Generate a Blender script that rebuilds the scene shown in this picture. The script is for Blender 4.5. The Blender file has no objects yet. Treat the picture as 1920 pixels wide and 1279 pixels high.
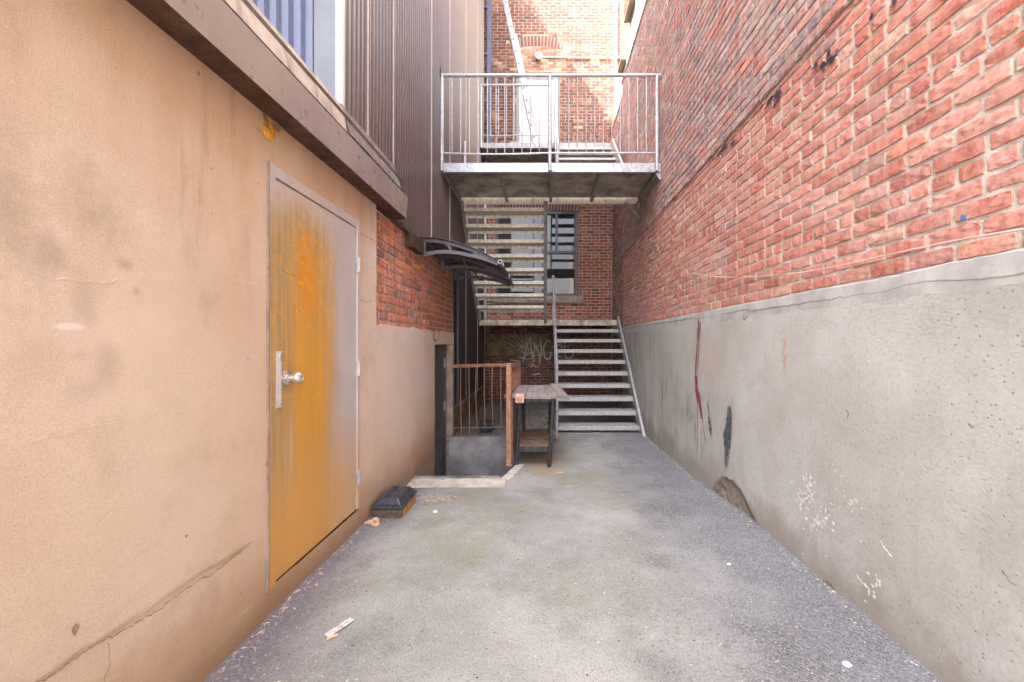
import bpy, bmesh, math, random
import numpy as np
from mathutils import Vector, Matrix, noise as mn
S = bpy.context.scene
rad = math.radians
# ------------------------------------------------------------------ camera
EYE = 1.40
cam_d = bpy.data.cameras.new('camera'); cam = bpy.data.objects.new('camera', cam_d)
S.collection.objects.link(cam); S.camera = cam
cam.location = (0, 0, EYE); cam.rotation_euler = (rad(90), 0, 0)
F = 759.0
cam_d.sensor_width = 36; cam_d.lens = F/1920*36
cam_d.shift_x = -60/1920; cam_d.shift_y = 3.5/1920
cam_d.clip_start = 0.05; cam_d.clip_end = 500
# ------------------------------------------------------------------ light
SUN = Vector((-1.0, -0.55, 1.37)).normalized()
w = bpy.data.worlds.new('World'); S.world = w; w.use_nodes = True
nt = w.node_tree
sky = nt.nodes.new('ShaderNodeTexSky'); sky.sky_type = 'NISHITA'; sky.sun_disc = False
sky.sun_elevation = math.asin(SUN.z); sky.sun_rotation = math.atan2(SUN.x, SUN.y)
sky.air_density = 1.0; sky.dust_density = 5.0; sky.ozone_density = 0.6
hs = nt.nodes.new('ShaderNodeHueSaturation'); hs.inputs['Saturation'].default_value = .7
nt.links.new(sky.outputs[0], hs.inputs['Color']); nt.links.new(hs.outputs[0], nt.nodes['Background'].inputs[0])
nt.nodes['Background'].inputs[1].default_value = 0.15
sl = bpy.data.lights.new('sun', 'SUN'); sl.energy = 3.8; sl.angle = rad(0.5); sl.color = (1, .93, .84)
so = bpy.data.objects.new('sun', sl); S.collection.objects.link(so)
so.rotation_euler = SUN.to_track_quat('Z', 'Y').to_euler(); so.location = (-6, -4, 16)
S.view_settings.view_transform = 'Standard'; S.view_settings.look = 'None'
S.view_settings.exposure = 3.74; S.view_settings.gamma = 1
S.cycles.max_bounces = 10; S.cycles.diffuse_bounces = 7; S.cycles.glossy_bounces = 4
# ------------------------------------------------------------------ node helper
class NT:
    def __init__(s, name):
        s._mat = bpy.data.materials.new(name); s._mat.use_nodes = True
        s.t = s._mat.node_tree; s.b = s.t.nodes['Principled BSDF']
        s.co = s.t.nodes.new('ShaderNodeTexCoord').outputs['Object']
    def n(s, k, **kw):
        nd = s.t.nodes.new('ShaderNode'+k)
        for a, v in kw.items(): setattr(nd, a, v)
        return nd
    def put(s, sock, v):
        if hasattr(v, 'links') or isinstance(v, bpy.types.NodeSocket): s.t.links.new(v, sock)
        elif isinstance(v, (tuple, list)) and len(v) == 3 and sock.type == 'RGBA': sock.default_value = (*v, 1)
        else: sock.default_value = v
    def mapv(s, scale=(1,1,1), loc=(0,0,0), vec=None, rot=(0,0,0)):
        nd = s.n('Mapping'); s.put(nd.inputs[0], vec or s.co)
        nd.inputs['Scale'].default_value = scale; nd.inputs['Location'].default_value = loc; nd.inputs['Rotation'].default_value = rot
        return nd.outputs[0]
    def noise(s, scale, detail=4, rough=.55, vec=None, dist=0.0, stretch=None, loc=(0,0,0)):
        nd = s.n('TexNoise'); v = vec or s.co
        if stretch or loc != (0,0,0): v = s.mapv(stretch or (1,1,1), loc, v)
        s.put(nd.inputs['Vector'], v); nd.inputs['Scale'].default_value = scale
        nd.inputs['Detail'].default_value = detail; nd.inputs['Roughness'].default_value = rough
        nd.inputs['Distortion'].default_value = dist
        return nd.outputs[0]
    def vor(s, scale, feature='F1', out=0, vec=None, stretch=None):
        nd = s.n('TexVoronoi', feature=feature); v = vec or s.co
        if stretch: v = s.mapv(stretch, (0,0,0), v)
        s.put(nd.inputs['Vector'], v); nd.inputs['Scale'].default_value = scale
        return nd.outputs[out]
    def ramp(s, f, a, b, lo=0.0, hi=1.0):
        nd = s.n('MapRange'); nd.interpolation_type = 'SMOOTHSTEP'
        s.put(nd.inputs[0], f); nd.inputs[1].default_value = a; nd.inputs[2].default_value = b
        nd.inputs[3].default_value = lo; nd.inputs[4].default_value = hi
        return nd.outputs[0]
    def mix(s, f, a, b, mode='MIX'):
        nd = s.n('Mix', data_type='RGBA', blend_type=mode)
        s.put(nd.inputs[0], f); s.put(nd.inputs[6], a); s.put(nd.inputs[7], b)
        return nd.outputs[2]
    def m(s, op, a, b=0.0, c=None):
        nd = s.n('Math', operation=op); s.put(nd.inputs[0], a); s.put(nd.inputs[1], b)
        if c is not None: s.put(nd.inputs[2], c)
        return nd.outputs[0]
    def sep(s, v=None):
        nd = s.n('SeparateXYZ'); s.put(nd.inputs[0], v or s.co); return nd.outputs
    def ell(s, a, b, ca, cb, ra, rb, soft=.5, wob=0.0, nz=None):
        # soft-edged elliptical mask in two coordinates, edge broken up by noise
        da = s.m('DIVIDE', s.m('SUBTRACT', a, ca), ra); db = s.m('DIVIDE', s.m('SUBTRACT', b, cb), rb)
        d = s.m('SQRT', s.m('ADD', s.m('MULTIPLY', da, da), s.m('MULTIPLY', db, db)))
        if nz is not None: d = s.m('ADD', d, s.m('MULTIPLY', s.m('SUBTRACT', nz, .5), wob))
        return s.ramp(d, 1-soft, 1+soft*.3, 1, 0)
    def bump(s, h, strength=.5, dist=.005, prev=None):
        nd = s.n('Bump'); nd.inputs['Strength'].default_value = strength; nd.inputs['Distance'].default_value = dist
        s.put(nd.inputs['Height'], h)
        if prev is not None: s.put(nd.inputs['Normal'], prev)
        return nd.outputs[0]
    def done(s, col, rough=.8, metal=0.0, nrm=None, **kw):
        s.put(s.b.inputs['Base Color'], col); s.put(s.b.inputs['Roughness'], rough); s.put(s.b.inputs['Metallic'], metal)
        if nrm is not None: s.put(s.b.inputs['Normal'], nrm)
        for k, v in kw.items(): s.put(s.b.inputs[k.replace('_', ' ')], v)
        return s._mat
def flat(name, col, rough=.7, metal=0.0, var=.25, scale=9, bumps=.25, bscale=90, dirt=None, **kw):
    k = NT(name)
    c = k.mix(k.ramp(k.noise(scale, 6, .65), .3, .7), tuple(x*(1-var) for x in col), tuple(min(1, x*(1+var)) for x in col))
    if dirt:
        c = k.mix(k.m('MULTIPLY', k.ramp(k.noise(scale*.6, 8, .7, stretch=(1,1,.25), loc=(3,1,7)), .5, .68), dirt[3]), c, dirt[:3])
    return k.done(c, k.ramp(k.noise(scale*3, 3), .3, .7, max(0, rough-.12), min(1, rough+.1)), metal, k.bump(k.noise(bscale, 4), bumps, .003), **kw)

M = {}
# brick (colour per brick comes from a colour attribute)
def brick_mat(name, haze=.25, dark=.0, wash=None, bnd=.38):
    k = NT(name)
    at = k.n('VertexColor', layer_name='Col').outputs[0]
    c = k.mix(1.0, at, k.mix(k.ramp(k.noise(34, 8, .7), .25, .75), (.52,.48,.48), (1.38,1.34,1.32)), 'MULTIPLY')
    band = k.ramp(k.noise(24, 2, .5, stretch=(.02, 1, .12)), .42, .62)
    c = k.mix(k.m('MULTIPLY', band, bnd), c, (.64,.40,.32))
    sm = k.ramp(k.noise(4.5, 9, .75, loc=(2,5,1)), .48, .72)
    c = k.mix(k.m('MULTIPLY', sm, haze), c, (.66,.52,.47))
    if dark: 
        dk = k.ramp(k.noise(2.2, 8, .7, loc=(9,2,4)), .45, .7)
        c = k.mix(k.m('MULTIPLY', dk, dark), c, (.10,.075,.075))
    if wash: c = k.mix(k.m('MULTIPLY', k.ramp(k.noise(3.1, 10, .8, loc=(4,4,4)), .40, .62), wash[3]), c, wash[:3])
    pit = k.ramp(k.vor(150), .02, .2, 0, 1)
    fine = k.noise(260, 3, .6)
    c = k.mix(k.m('MULTIPLY', k.ramp(fine, .56, .66), .5), c, (.09,.05,.045))
    h = k.m('ADD', k.m('MULTIPLY', k.noise(48, 8, .7), .8), k.m('MULTIPLY', pit, .2))
    return k.done(c, .88, 0, k.bump(h, .75, .006))
M['brick'] = brick_mat('brick_red', .36, .05)
M['brick_old'] = brick_mat('brick_weathered', .60, .18)
M['brick_left'] = brick_mat('brick_patch', .22, .35)
M['brick_rear'] = brick_mat('brick_rear', .05, .4, bnd=.04)
M['brick_soot'] = brick_mat('brick_dirty_shaded', .06, .9, bnd=.05)  # grime plus the shade under the landing, both put into the colour
M['brick_white'] = brick_mat('brick_pale_wash', .4, .0, (.40,.33,.28,.72))
def mortar_mat(name, a, b, d=(.2,.17,.15)):
    k = NT(name)
    c = k.mix(k.ramp(k.noise(9, 8, .7), .3, .7), a, b)
    c = k.mix(k.ramp(k.noise(60, 6, .75), .56, .72), c, d)
    return k.done(c, .95, 0, k.bump(k.m('ADD', k.noise(110, 5, .75), k.noise(25, 4)), .9, .008))
M['mortar'] = mortar_mat('mortar_pale', (.70,.65,.57), (.54,.50,.44), (.26,.23,.19))
M['mortar_old'] = mortar_mat('mortar_weathered', (.44,.40,.36), (.30,.27,.25))
M['mortar_left'] = mortar_mat('mortar_tan', (.52,.40,.30), (.40,.30,.22))
# concrete base of the right wall
k = NT('cast_concrete'); X, Y, Z = k.sep()
big = k.noise(1.1, 8, .65)
c = k.mix(k.ramp(big, .32, .68), (.445,.45,.415), (.585,.595,.575))
c = k.mix(k.m('MULTIPLY', k.ramp(k.noise(5, 9, .75), .5, .75), .35), c, (.36,.34,.29))
# darker damp end by the stair, streaked downwards
far = k.ramp(Y, 4.2, 7.5)
strk = k.ramp(k.noise(3.2, 8, .7, stretch=(1,1.6,.22)), .38, .66)
c = k.mix(k.m('MULTIPLY', k.m('MULTIPLY', far, strk), .65), c, (.23,.17,.11))
strk2 = k.ramp(k.noise(4.2, 8, .75, stretch=(1,1.5,.35), loc=(5,3,2)), .5, .66)
c = k.mix(k.m('MULTIPLY', k.m('MULTIPLY', k.ell(Y, Z, 5.0, .62, 1.15, .55, .6), strk2), .75), c, (.12,.115,.12))
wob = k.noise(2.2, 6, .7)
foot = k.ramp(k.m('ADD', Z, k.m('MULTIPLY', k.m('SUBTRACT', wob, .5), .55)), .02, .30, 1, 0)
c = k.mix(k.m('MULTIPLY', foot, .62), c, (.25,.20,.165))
rust = k.m('MULTIPLY', k.ell(Y, Z, 2.78, 1.32, .045, .16, .8, .9, k.noise(30, 5, .7)), k.ramp(k.noise(50, 5, .7, stretch=(1,1,.3)), .4, .6))
c = k.mix(k.m('MULTIPLY', rust, .75), c, (.55,.22,.08))
ochre = k.ell(Y, Z, 4.05, 1.25, .5, .28, .9, .5, big)
c = k.mix(k.m('MULTIPLY', ochre, .3), c, (.55,.35,.22))
# air holes
v1 = k.n('TexVoronoi', feature='F1'); k.put(v1.inputs['Vector'], k.mapv((1,1,1.5))); v1.inputs['Scale'].default_value = 24; v1.inputs['Randomness'].default_value = 1
vc = k.sep(v1.outputs['Color'])
hole = k.m('MULTIPLY', k.ramp(v1.outputs['Distance'], .09, .19, 1, 0), k.ramp(vc[0], .80, .82))
v2 = k.n('TexVoronoi', feature='F1'); k.put(v2.inputs['Vector'], k.co); v2.inputs['Scale'].default_value = 75
vd = k.sep(v2.outputs['Color'])
hole2 = k.m('MULTIPLY', k.ramp(v2.outputs['Distance'], .2, .38, 1, 0), k.ramp(vd[1], .89, .91))
hole = k.m('MAXIMUM', hole, k.m('MULTIPLY', hole2, .8))
c = k.mix(k.m('MULTIPLY', k.m('MULTIPLY', hole, k.ramp(k.noise(1.7, 4, .6, loc=(6,6,6)), .35, .65, .15, 1)), .7), c, (.22,.16,.11))
# white plaster crumbs
brk = k.ell(Y, Z, 3.56, .02, .42, .16, .25, .5, k.noise(9, 6, .7))
c = k.mix(k.m('MULTIPLY', brk, .7), c, (.27,.215,.17))
run = k.m('MULTIPLY', k.ramp(k.noise(5.5, 8, .75, stretch=(1,1,.09), loc=(2,9,0)), .54, .68), k.ramp(Z, 1.75, .6))
c = k.mix(k.m('MULTIPLY', run, .30), c, (.33,.30,.25))
c = k.mix(k.m('MULTIPLY', k.ramp(k.noise(2.6, 9, .8, loc=(1,4,4)), .50, .62), .30), c, (.42,.40,.36))
fl = k.m('MULTIPLY', k.ell(Y, Z, 2.45, .55, .42, .30, .9, .8, big), k.ramp(k.noise(17, 9, .8), .575, .615))
c = k.mix(k.m('MULTIPLY', fl, .8), c, (.80,.77,.73))
trow = k.ramp(k.noise(38, 8, .75, stretch=(1, 1, 2.2), dist=.6), .3, .7)
c = k.mix(k.m('MULTIPLY', k.ramp(k.noise(55, 7, .8), .40, .52, 1, 0), .30), c, (.33,.28,.22))
c = k.mix(k.m('MULTIPLY', k.ramp(k.noise(90, 5, .8, loc=(3,3,3)), .60, .70), .35), c, (.75,.72,.68))
h = k.m('SUBTRACT', k.m('ADD', k.m('ADD', k.m('MULTIPLY', trow, .35), k.m('MULTIPLY', k.noise(12, 6, .7), .8)), k.m('MULTIPLY', fl, .7)), k.m('MULTIPLY', hole, 1.0))
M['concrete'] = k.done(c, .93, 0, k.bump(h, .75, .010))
# tan render of the left wall
k = NT('tan_render'); X, Y, Z = k.sep()
n1 = k.noise(.9, 7, .6); n2 = k.noise(2.6, 8, .7, stretch=(1,1,.8), loc=(1,8,3))
c = k.mix(k.ramp(n1, .3, .7), (.58,.43,.32), (.68,.535,.415))
c = k.mix(k.m('MULTIPLY', k.ramp(n2, .50, .70), .42), c, (.34,.25,.185))
# run-off stains under the eave and orange staining
topm = k.ramp(k.m('ADD', Z, k.m('MULTIPLY', k.m('SUBTRACT', k.noise(2.4, 7, .7, stretch=(1,1,.15)), .5), 1.6)), 1.75, 2.65)
c = k.mix(k.m('MULTIPLY', topm, .66), c, (.42,.235,.115))
st = k.m('MULTIPLY', k.ramp(k.noise(5, 8, .7, stretch=(1,1,.14), loc=(0,2,0)), .52, .68), k.ramp(Z, 1.3, 2.4))
c = k.mix(k.m('MULTIPLY', st, .62), c, (.28,.17,.10))
nearl = k.m('MULTIPLY', k.ramp(Y, 1.5, 2.1), k.ramp(k.noise(2.6, 5, .6, stretch=(1,1,.2), loc=(3,3,3)), .42, .62))
c = k.mix(k.m('MULTIPLY', nearl, .28), c, (.55,.30,.12))
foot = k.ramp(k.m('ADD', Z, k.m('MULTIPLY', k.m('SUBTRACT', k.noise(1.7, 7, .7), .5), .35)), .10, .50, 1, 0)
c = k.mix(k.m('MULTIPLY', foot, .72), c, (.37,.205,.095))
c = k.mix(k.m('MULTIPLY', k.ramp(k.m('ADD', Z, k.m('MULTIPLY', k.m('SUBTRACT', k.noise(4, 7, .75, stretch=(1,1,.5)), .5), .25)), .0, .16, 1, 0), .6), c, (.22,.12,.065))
# paler reworked render beyond the door
pale = k.ramp(Y, 3.05, 3.5)
c = k.mix(k.m('MULTIPLY', k.m('MULTIPLY', pale, k.ramp(k.noise(2, 6, .7), .25, .55)), k.ramp(Z, .2, .9, .1, .75)), c, (.68,.57,.50))
for (cy, cz, ry, rz, s_) in ((1.13,1.64,.06,.10,.6), (1.23,1.53,.045,.09,.5), (1.35,1.66,.035,.03,.75), (1.39,1.58,.015,.02,.7), (1.30,1.32,.05,.09,.5), (1.12,1.36,.07,.09,.25),
                         (1.22,1.83,.10,.12,.35), (1.05,1.78,.06,.16,.4), (1.22,1.36,.03,.02,.35), (1.23,1.26,.05,.05,.35)):
    mk = k.ell(Y, Z, cy, cz, ry, rz, .95, 2.0, k.noise(20, 8, .75, dist=.5))
    c = k.mix(k.m('MULTIPLY', mk, s_*.55), c, (.21,.15,.12))
scr = k.m('MULTIPLY', k.ramp(k.noise(3.2, 9, .75, stretch=(1, .35, 2.6), dist=1.2, loc=(7,7,7)), .58, .70), .25)
c = k.mix(scr, c, (.70,.56,.45))
wp = k.ell(Y, Z, 1.195, 1.448, .045, .014, .5, .9, k.noise(45, 6, .75))
c = k.mix(k.m('MULTIPLY', wp, .8), c, (.80,.70,.62))
gr = k.noise(210, 5, .8); sp = k.ramp(k.noise(130, 5, .8), .60, .70)
c = k.mix(k.m('MULTIPLY', k.ramp(gr, .38, .55, 1, 0), .30), c, (.27,.17,.11))
c = k.mix(k.m('MULTIPLY', sp, .35), c, (.75,.62,.5))
h = k.m('ADD', k.m('MULTIPLY', gr, .9), k.m('ADD', k.m('MULTIPLY', k.noise(60, 4, .7), .4), k.m('MULTIPLY', k.noise(6, 5), 1.0)))
M['render'] = k.done(c, .95, 0, k.bump(h, .8, .006))
# galvanised door with rusty orange run-off
k = NT('stained_door_paint'); X, Y, Z = k.sep()
c = k.mix(k.ramp(k.noise(3, 6, .6), .3, .7), (.45,.405,.385), (.53,.48,.455))
u = k.m('DIVIDE', k.m('SUBTRACT', Y, 2.11), .91)
vst = k.noise(9, 7, .7, stretch=(1,1,.06))
vst2 = k.noise(26, 5, .7, stretch=(1,1,.04), loc=(3,2,1))
ue = k.m('ADD', u, k.m('MULTIPLY', k.m('SUBTRACT', vst, .5), .40))
left = k.ramp(ue, .44, .78, 1, 0)
topf = k.ramp(k.m('ADD', Z, k.m('MULTIPLY', k.m('SUBTRACT', k.noise(3, 6, .7), .5), .7)), 1.95, 2.42, 1, 0)
dirty = k.m('MULTIPLY', left, topf)
c = k.mix(k.m('MULTIPLY', dirty, .90), c, k.mix(k.ramp(vst2, .35, .65), (.30,.20,.09), (.52,.30,.08)))
core = k.m('MULTIPLY', k.ell(u, Z, .36, 1.10, .33, 1.08, .9, .8, vst), k.ramp(vst2, .25, .55, .55, 1))
c = k.mix(k.m('MULTIPLY', core, .92), c, (.66,.30,.025))
hot = k.ell(u, Z, .32, 1.78, .13, .30, .95, 1.2, k.noise(7, 6, .7, dist=1))
c = k.mix(k.m('MULTIPLY', hot, .85), c, (.68,.25,.01))
bot = k.ramp(k.m('ADD', Z, k.m('MULTIPLY', k.m('SUBTRACT', vst, .5), .5)), .36, 1.0, 1, 0)
c = k.mix(k.m('MULTIPLY', bot, k.ramp(u, .25, .95, .92, .6)), c, (.60,.30,.07))
gs = k.m('MULTIPLY', k.ell(u, Z, .14, .72, .055, .34, .8, .8, vst2), k.ramp(k.noise(30, 3, .6, stretch=(1,1,.03), loc=(8,1,1)), .5, .53))
c = k.mix(k.m('MULTIPLY', gs, .75), c, (.48,.40,.32))
sw = k.m('MULTIPLY', k.ramp(k.noise(4.5, 6, .65, dist=3.5, loc=(5,5,5)), .55, .575), k.ramp(u, .45, .8, .65, 0))
c = k.mix(k.m('MULTIPLY', k.ramp(k.noise(40, 8, .8, stretch=(1,1,.5), loc=(6,2,2)), .58, .62), .45), c, (.34,.27,.20))
c = k.mix(k.m('MULTIPLY', sw, k.ramp(Z, .6, 1.3, 0, .45)), c, (.70,.36,.08))
dots = k.m('MULTIPLY', k.ramp(k.noise(16, 7, .75, stretch=(1,1,.3), loc=(1,9,6)), .62, .64), k.ramp(u, .8, .6))
c = k.mix(dots, c, (.72,.24,.01))
M['door'] = k.done(c, .48, .15, k.bump(k.noise(5, 3), .15, .01))
# asphalt
k = NT('asphalt'); X, Y, Z = k.sep()
n1 = k.noise(.85, 7, .65); n2 = k.noise(2.3, 8, .7, loc=(4,1,0)); 
c = k.mix(k.ramp(n1, .35, .65), (.25,.24,.215), (.365,.355,.325))
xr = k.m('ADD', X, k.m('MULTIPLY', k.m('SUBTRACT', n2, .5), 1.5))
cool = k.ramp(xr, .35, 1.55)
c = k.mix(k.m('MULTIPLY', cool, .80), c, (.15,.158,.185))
patch = k.m('MULTIPLY', k.ramp(n2, .48, .64), .52)
c = k.mix(k.m('MULTIPLY', patch, .8), c, (.15,.14,.13))
moss = k.m('MULTIPLY', k.ramp(k.noise(1.25, 7, .7, loc=(7,3,1)), .47, .62), k.ramp(Y, 1.9, 2.6))
moss = k.m('MULTIPLY', moss, k.ramp(X, 1.0, .2))
c = k.mix(k.m('MULTIPLY', moss, .62), c, (.24,.245,.15))
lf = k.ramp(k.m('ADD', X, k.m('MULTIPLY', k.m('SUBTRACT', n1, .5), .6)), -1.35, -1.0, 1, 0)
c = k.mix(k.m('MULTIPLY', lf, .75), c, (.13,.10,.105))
sand = k.ell(X, Y, .02, 5.1, .30, .75, .8, .8, n2)
c = k.mix(k.m('MULTIPLY', sand, .75), c, (.34,.225,.135))
g = k.vor(125, 'F1', 1); gc = k.sep(g)[0]
rg = k.ramp(k.m('ADD', cool, patch), .3, 1.2, .35, 1)
c = k.mix(k.m('MULTIPLY', k.ramp(gc, .62, .95), k.m('MULTIPLY', rg, .34)), c, (.48,.46,.45))
c = k.mix(k.m('MULTIPLY', k.ramp(gc, .28, .05), k.m('MULTIPLY', rg, .50)), c, (.04,.038,.045))
c = k.mix(k.m('MULTIPLY', k.ramp(k.noise(110, 6, .85), .53, .62), .60), c, (.09,.085,.08))
c = k.mix(k.m('MULTIPLY', k.ramp(k.noise(75, 3, .7, loc=(5,5,5)), .66, .72), .6), c, (.60,.56,.50))
hh = k.m('ADD', k.m('MULTIPLY', k.vor(125), k.m('MULTIPLY', rg, -1.4)), k.m('ADD', k.m('MULTIPLY', k.noise(90, 5, .7), .6), k.m('MULTIPLY', k.noise(14, 5, .7), .9)))
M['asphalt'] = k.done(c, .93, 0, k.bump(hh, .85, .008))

M['kerb'] = flat('pale_concrete', (.50,.44,.37), .92, 0, .2, 12, .5, 70, dirt=(.22,.19,.16,.5))
M['pit'] = flat('damp_concrete', (.27,.245,.24), .9, 0, .35, 3, .5, 60, dirt=(.10,.085,.07,.8))
M['footing'] = flat('stained_footing', (.26,.17,.10), .95, 0, .45, 3.5, .7, 50, dirt=(.05,.035,.025,.9))
M['jamb'] = flat('jamb_render', (.36,.27,.22), .95, 0, .3, 6, .6, 60, dirt=(.20,.12,.08,.6))
M['galv'] = flat('galvanised_steel', (.42,.41,.42), .42, .35, .25, 22, .2, 60, dirt=(.27,.20,.15,.6))
M['galv_dull'] = flat('galvanised_steel_dull', (.33,.31,.30), .55, .3, .25, 14, .2, 60, dirt=(.22,.16,.10,.6))
M['deck'] = flat('deck_plate', (.40,.375,.31), .6, .3, .5, 3.5, .25, 40, dirt=(.30,.27,.22,.5))
M['beige_steel'] = flat('stained_galvanised_steel', (.78,.72,.60), .6, .15, .2, 16, .2, 60, dirt=(.30,.22,.13,.6))
M['under'] = flat('tread_underside', (.50,.48,.45), .6, .2, .25, 14, .2, 60, dirt=(.22,.17,.12,.6))
k = NT('chequer_tread')
c = k.mix(k.ramp(k.noise(16, 8, .7), .35, .68), (.52,.50,.48), (.36,.33,.31))
c = k.mix(k.m('MULTIPLY', k.ramp(k.noise(7, 8, .75, loc=(3,3,3)), .52, .66), .6), c, (.26,.20,.15))
wv = k.n('TexWave'); wv.wave_type = 'BANDS'; wv.bands_direction = 'DIAGONAL'; k.put(wv.inputs[0], k.co); wv.inputs['Scale'].default_value = 22
ch = k.n('TexChecker'); k.put(ch.inputs[0], k.mapv((1,1,0), rot=(0,0,.785))); ch.inputs['Scale'].default_value = 62
c = k.mix(k.m('MULTIPLY', ch.outputs['Fac'], .18), c, (.16,.14,.13))
M['tread'] = k.done(c, .6, .2, k.bump(ch.outputs['Fac'], .5, .004))
M['rusty'] = flat('rust_brown_paint', (.33,.155,.09), .8, 0, .3, 18, .4, 80, dirt=(.16,.075,.05,.6))
M['black_pipe'] = flat('black_pipe', (.028,.028,.032), .5, .2, .5, 25, .2, 80, dirt=(.16,.13,.12,.5))
M['alu'] = flat('aluminium', (.36,.355,.36), .4, .3, .1, 30, .1, 60)
M['steel'] = flat('brushed_steel', (.62,.58,.54), .28, .85, .08, 40, .05, 60)
M['plate'] = flat('pale_painted_plate', (.60,.57,.55), .5, .2, .1, 30, .1, 60, dirt=(.55,.33,.18,.5))
M['brown_fascia'] = flat('brown_sheet_metal', (.085,.052,.042), .33, .0, .3, 4, .1, 30, dirt=(.12,.08,.06,.35), Coat_Weight=.15, Coat_Roughness=.35)
M['grey_fascia'] = flat('faded_grey_brown_metal', (.31,.25,.225), .38, .15, .14, 3, .1, 30, dirt=(.30,.24,.22,.4), Coat_Weight=.3, Coat_Roughness=.25)
M['cap'] = flat('mossy_cap_flashing', (.42,.33,.27), .6, .1, .2, 8, .4, 40, dirt=(.10,.075,.03,.85))
M['soffit'] = flat('soffit_brown', (.055,.026,.016), .6, .0, .35, 7, .3, 40, dirt=(.25,.15,.07,.4))
k = NT('dark_brown_cladding'); M['clad'] = k.done(k.mix(k.noise(2,5), (.070,.044,.038), (.10,.066,.056)), .36, .22, None, Coat_Weight=.25, Coat_Roughness=.25)
k = NT('black_lower_cladding'); M['clad_low'] = k.done(k.mix(k.noise(2,5), (.018,.013,.014), (.030,.022,.022)), .6, 0, None)
M['seam'] = flat('cladding_seam_strip', (.42,.35,.32), .4, .2, .12, 9, .1, 60)
M['sky_tint_sheet'] = flat('sky_tinted_corrugated_sheet', (.20,.215,.30), .5, .0, .1, 3, .05, 40)  # blue of the reflected sky is put into the sheet's colour
M['blue_panel'] = flat('blue_grey_panel', (.24,.25,.28), .45, .1, .08, 3, .05, 40)
M['pale_trim'] = flat('pale_trim_sheet', (.46,.43,.40), .5, .1, .05, 4, .05, 40)
M['broken'] = flat('broken_concrete', (.36,.31,.27), .95, 0, .35, 14, 1.0, 40, dirt=(.18,.13,.09,.7))
M['trim_brown'] = flat('brown_grey_edge_trim', (.26,.20,.17), .6)
M['white_wall'] = flat('white_painted_masonry', (.60,.58,.54), .8, 0, .04, 4, .3, 60)
M['white_door'] = flat('white_door_paint', (.62,.62,.66), .5, 0, .04, 4, .05, 40)
M['white_mark'] = flat('pale_lime', (.7,.66,.6), .9)
M['tan_frame'] = flat('tan_window_reveal', (.12,.085,.055), .8, 0, .2, 5, .2, 40)
M['grey_door'] = flat('dark_grey_door_paint', (.095,.085,.10), .5, 0, .2, 5, .1, 40, dirt=(.17,.13,.11,.4))
M['frame_brown'] = flat('dark_frame', (.085,.075,.09), .5, .1, .15, 8, .1, 40)
M['post_blue'] = flat('blue_grey_post', (.10,.095,.16), .45, .1, .2, 8, .1, 40)
M['stone'] = flat('stone_sill', (.30,.22,.18), .9, 0, .3, 9, .6, 50, dirt=(.12,.08,.06,.6))
M['awning'] = flat('smoky_purple_polycarbonate', (.065,.042,.065), .3, 0, .15, 5, .02, 30, Coat_Weight=.2)
M['awning_bracket'] = flat('grey_plastic_bracket', (.10,.09,.10), .5, 0, .12, 14, .1, 50)
k = NT('weathered_plywood')
c = k.mix(k.ramp(k.noise(9, 8, .7, stretch=(1,.25,1)), .3, .7), (.33,.27,.25), (.20,.155,.145))
c = k.mix(k.ramp(k.noise(60, 6, .7, stretch=(1,.08,1)), .55, .7), c, (.10,.07,.065))
M['board'] = k.done(c, .85, 0, k.bump(k.noise(60, 6, .7, stretch=(1,.08,1)), .5, .004))
M['shelf'] = flat('dirty_brown_board', (.24,.14,.09), .85, 0, .4, 8, .4, 60, dirt=(.10,.07,.055,.6))
M['raw_wood'] = flat('raw_wood', (.55,.38,.27), .8, 0, .2, 20, .3, 80)
M['pink'] = flat('pinkish_paint', (.60,.24,.18), .7, 0, .15, 20, .1, 80)
M['black_plastic'] = flat('black_plastic', (.035,.037,.048), .36, 0, .3, 14, .12, 60, dirt=(.13,.11,.10,.45))
M['box_base'] = flat('muddy_box_base', (.11,.08,.06), .8, 0, .5, 25, .5, 80, dirt=(.035,.03,.028,.6))
M['orange_dirt'] = flat('orange_mud', (.42,.21,.06), .9, 0, .3, 25, .5, 80)
M['leather'] = flat('tan_leather', (.60,.38,.22), .7, 0, .15, 20, .3, 60)
M['leaf'] = flat('dry_leaf', (.50,.37,.27), .8, 0, .35, 30, .3, 80)
M['white_bit'] = flat('white_shell', (.85,.80,.70), .6, 0, .1, 30, .2, 80)
M['cable'] = flat('pinkish_white_cable', (.68,.50,.44), .6, 0, .15, 12, .1, 80)
M['red_paint'] = flat('dried_red_paint', (.30,.055,.075), .55, 0, .25, 14, .1, 80)
M['black_paint'] = flat('dried_black_paint', (.085,.095,.12), .7, 0, .5, 45, .3, 80, dirt=(.33,.32,.31,.7))
M['orange_paint'] = flat('dried_orange_rust_mark', (.68,.27,.015), .7, 0, .2, 40, .2, 80)
M['landing_steel'] = flat('grimy_landing_steel', (.46,.40,.30), .65, .1, .4, 9, .3, 60, dirt=(.16,.11,.07,.85))
M['yellow_paint'] = flat('yellow_spray_paint', (.72,.36,.03), .7, 0, .1, 14, .1, 80)
M['blue_paint'] = flat('blue_spray_paint', (.04,.20,.55), .7, 0, .3, 14, .1, 80)
M['white_paint'] = flat('faded_white_spray_paint', (.48,.43,.36), .8, 0, .3, 18, .1, 80)
M['tar'] = flat('black_tar', (.03,.03,.04), .5, 0, .4, 30, .6, 90)
M['crack'] = flat('dark_crack', (.26,.16,.10), .95, 0, .4, 30, .2, 90)
M['pale_scratch'] = flat('pale_scratch', (.62,.475,.36), .95, 0, .15, 30, .2, 90)
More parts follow.
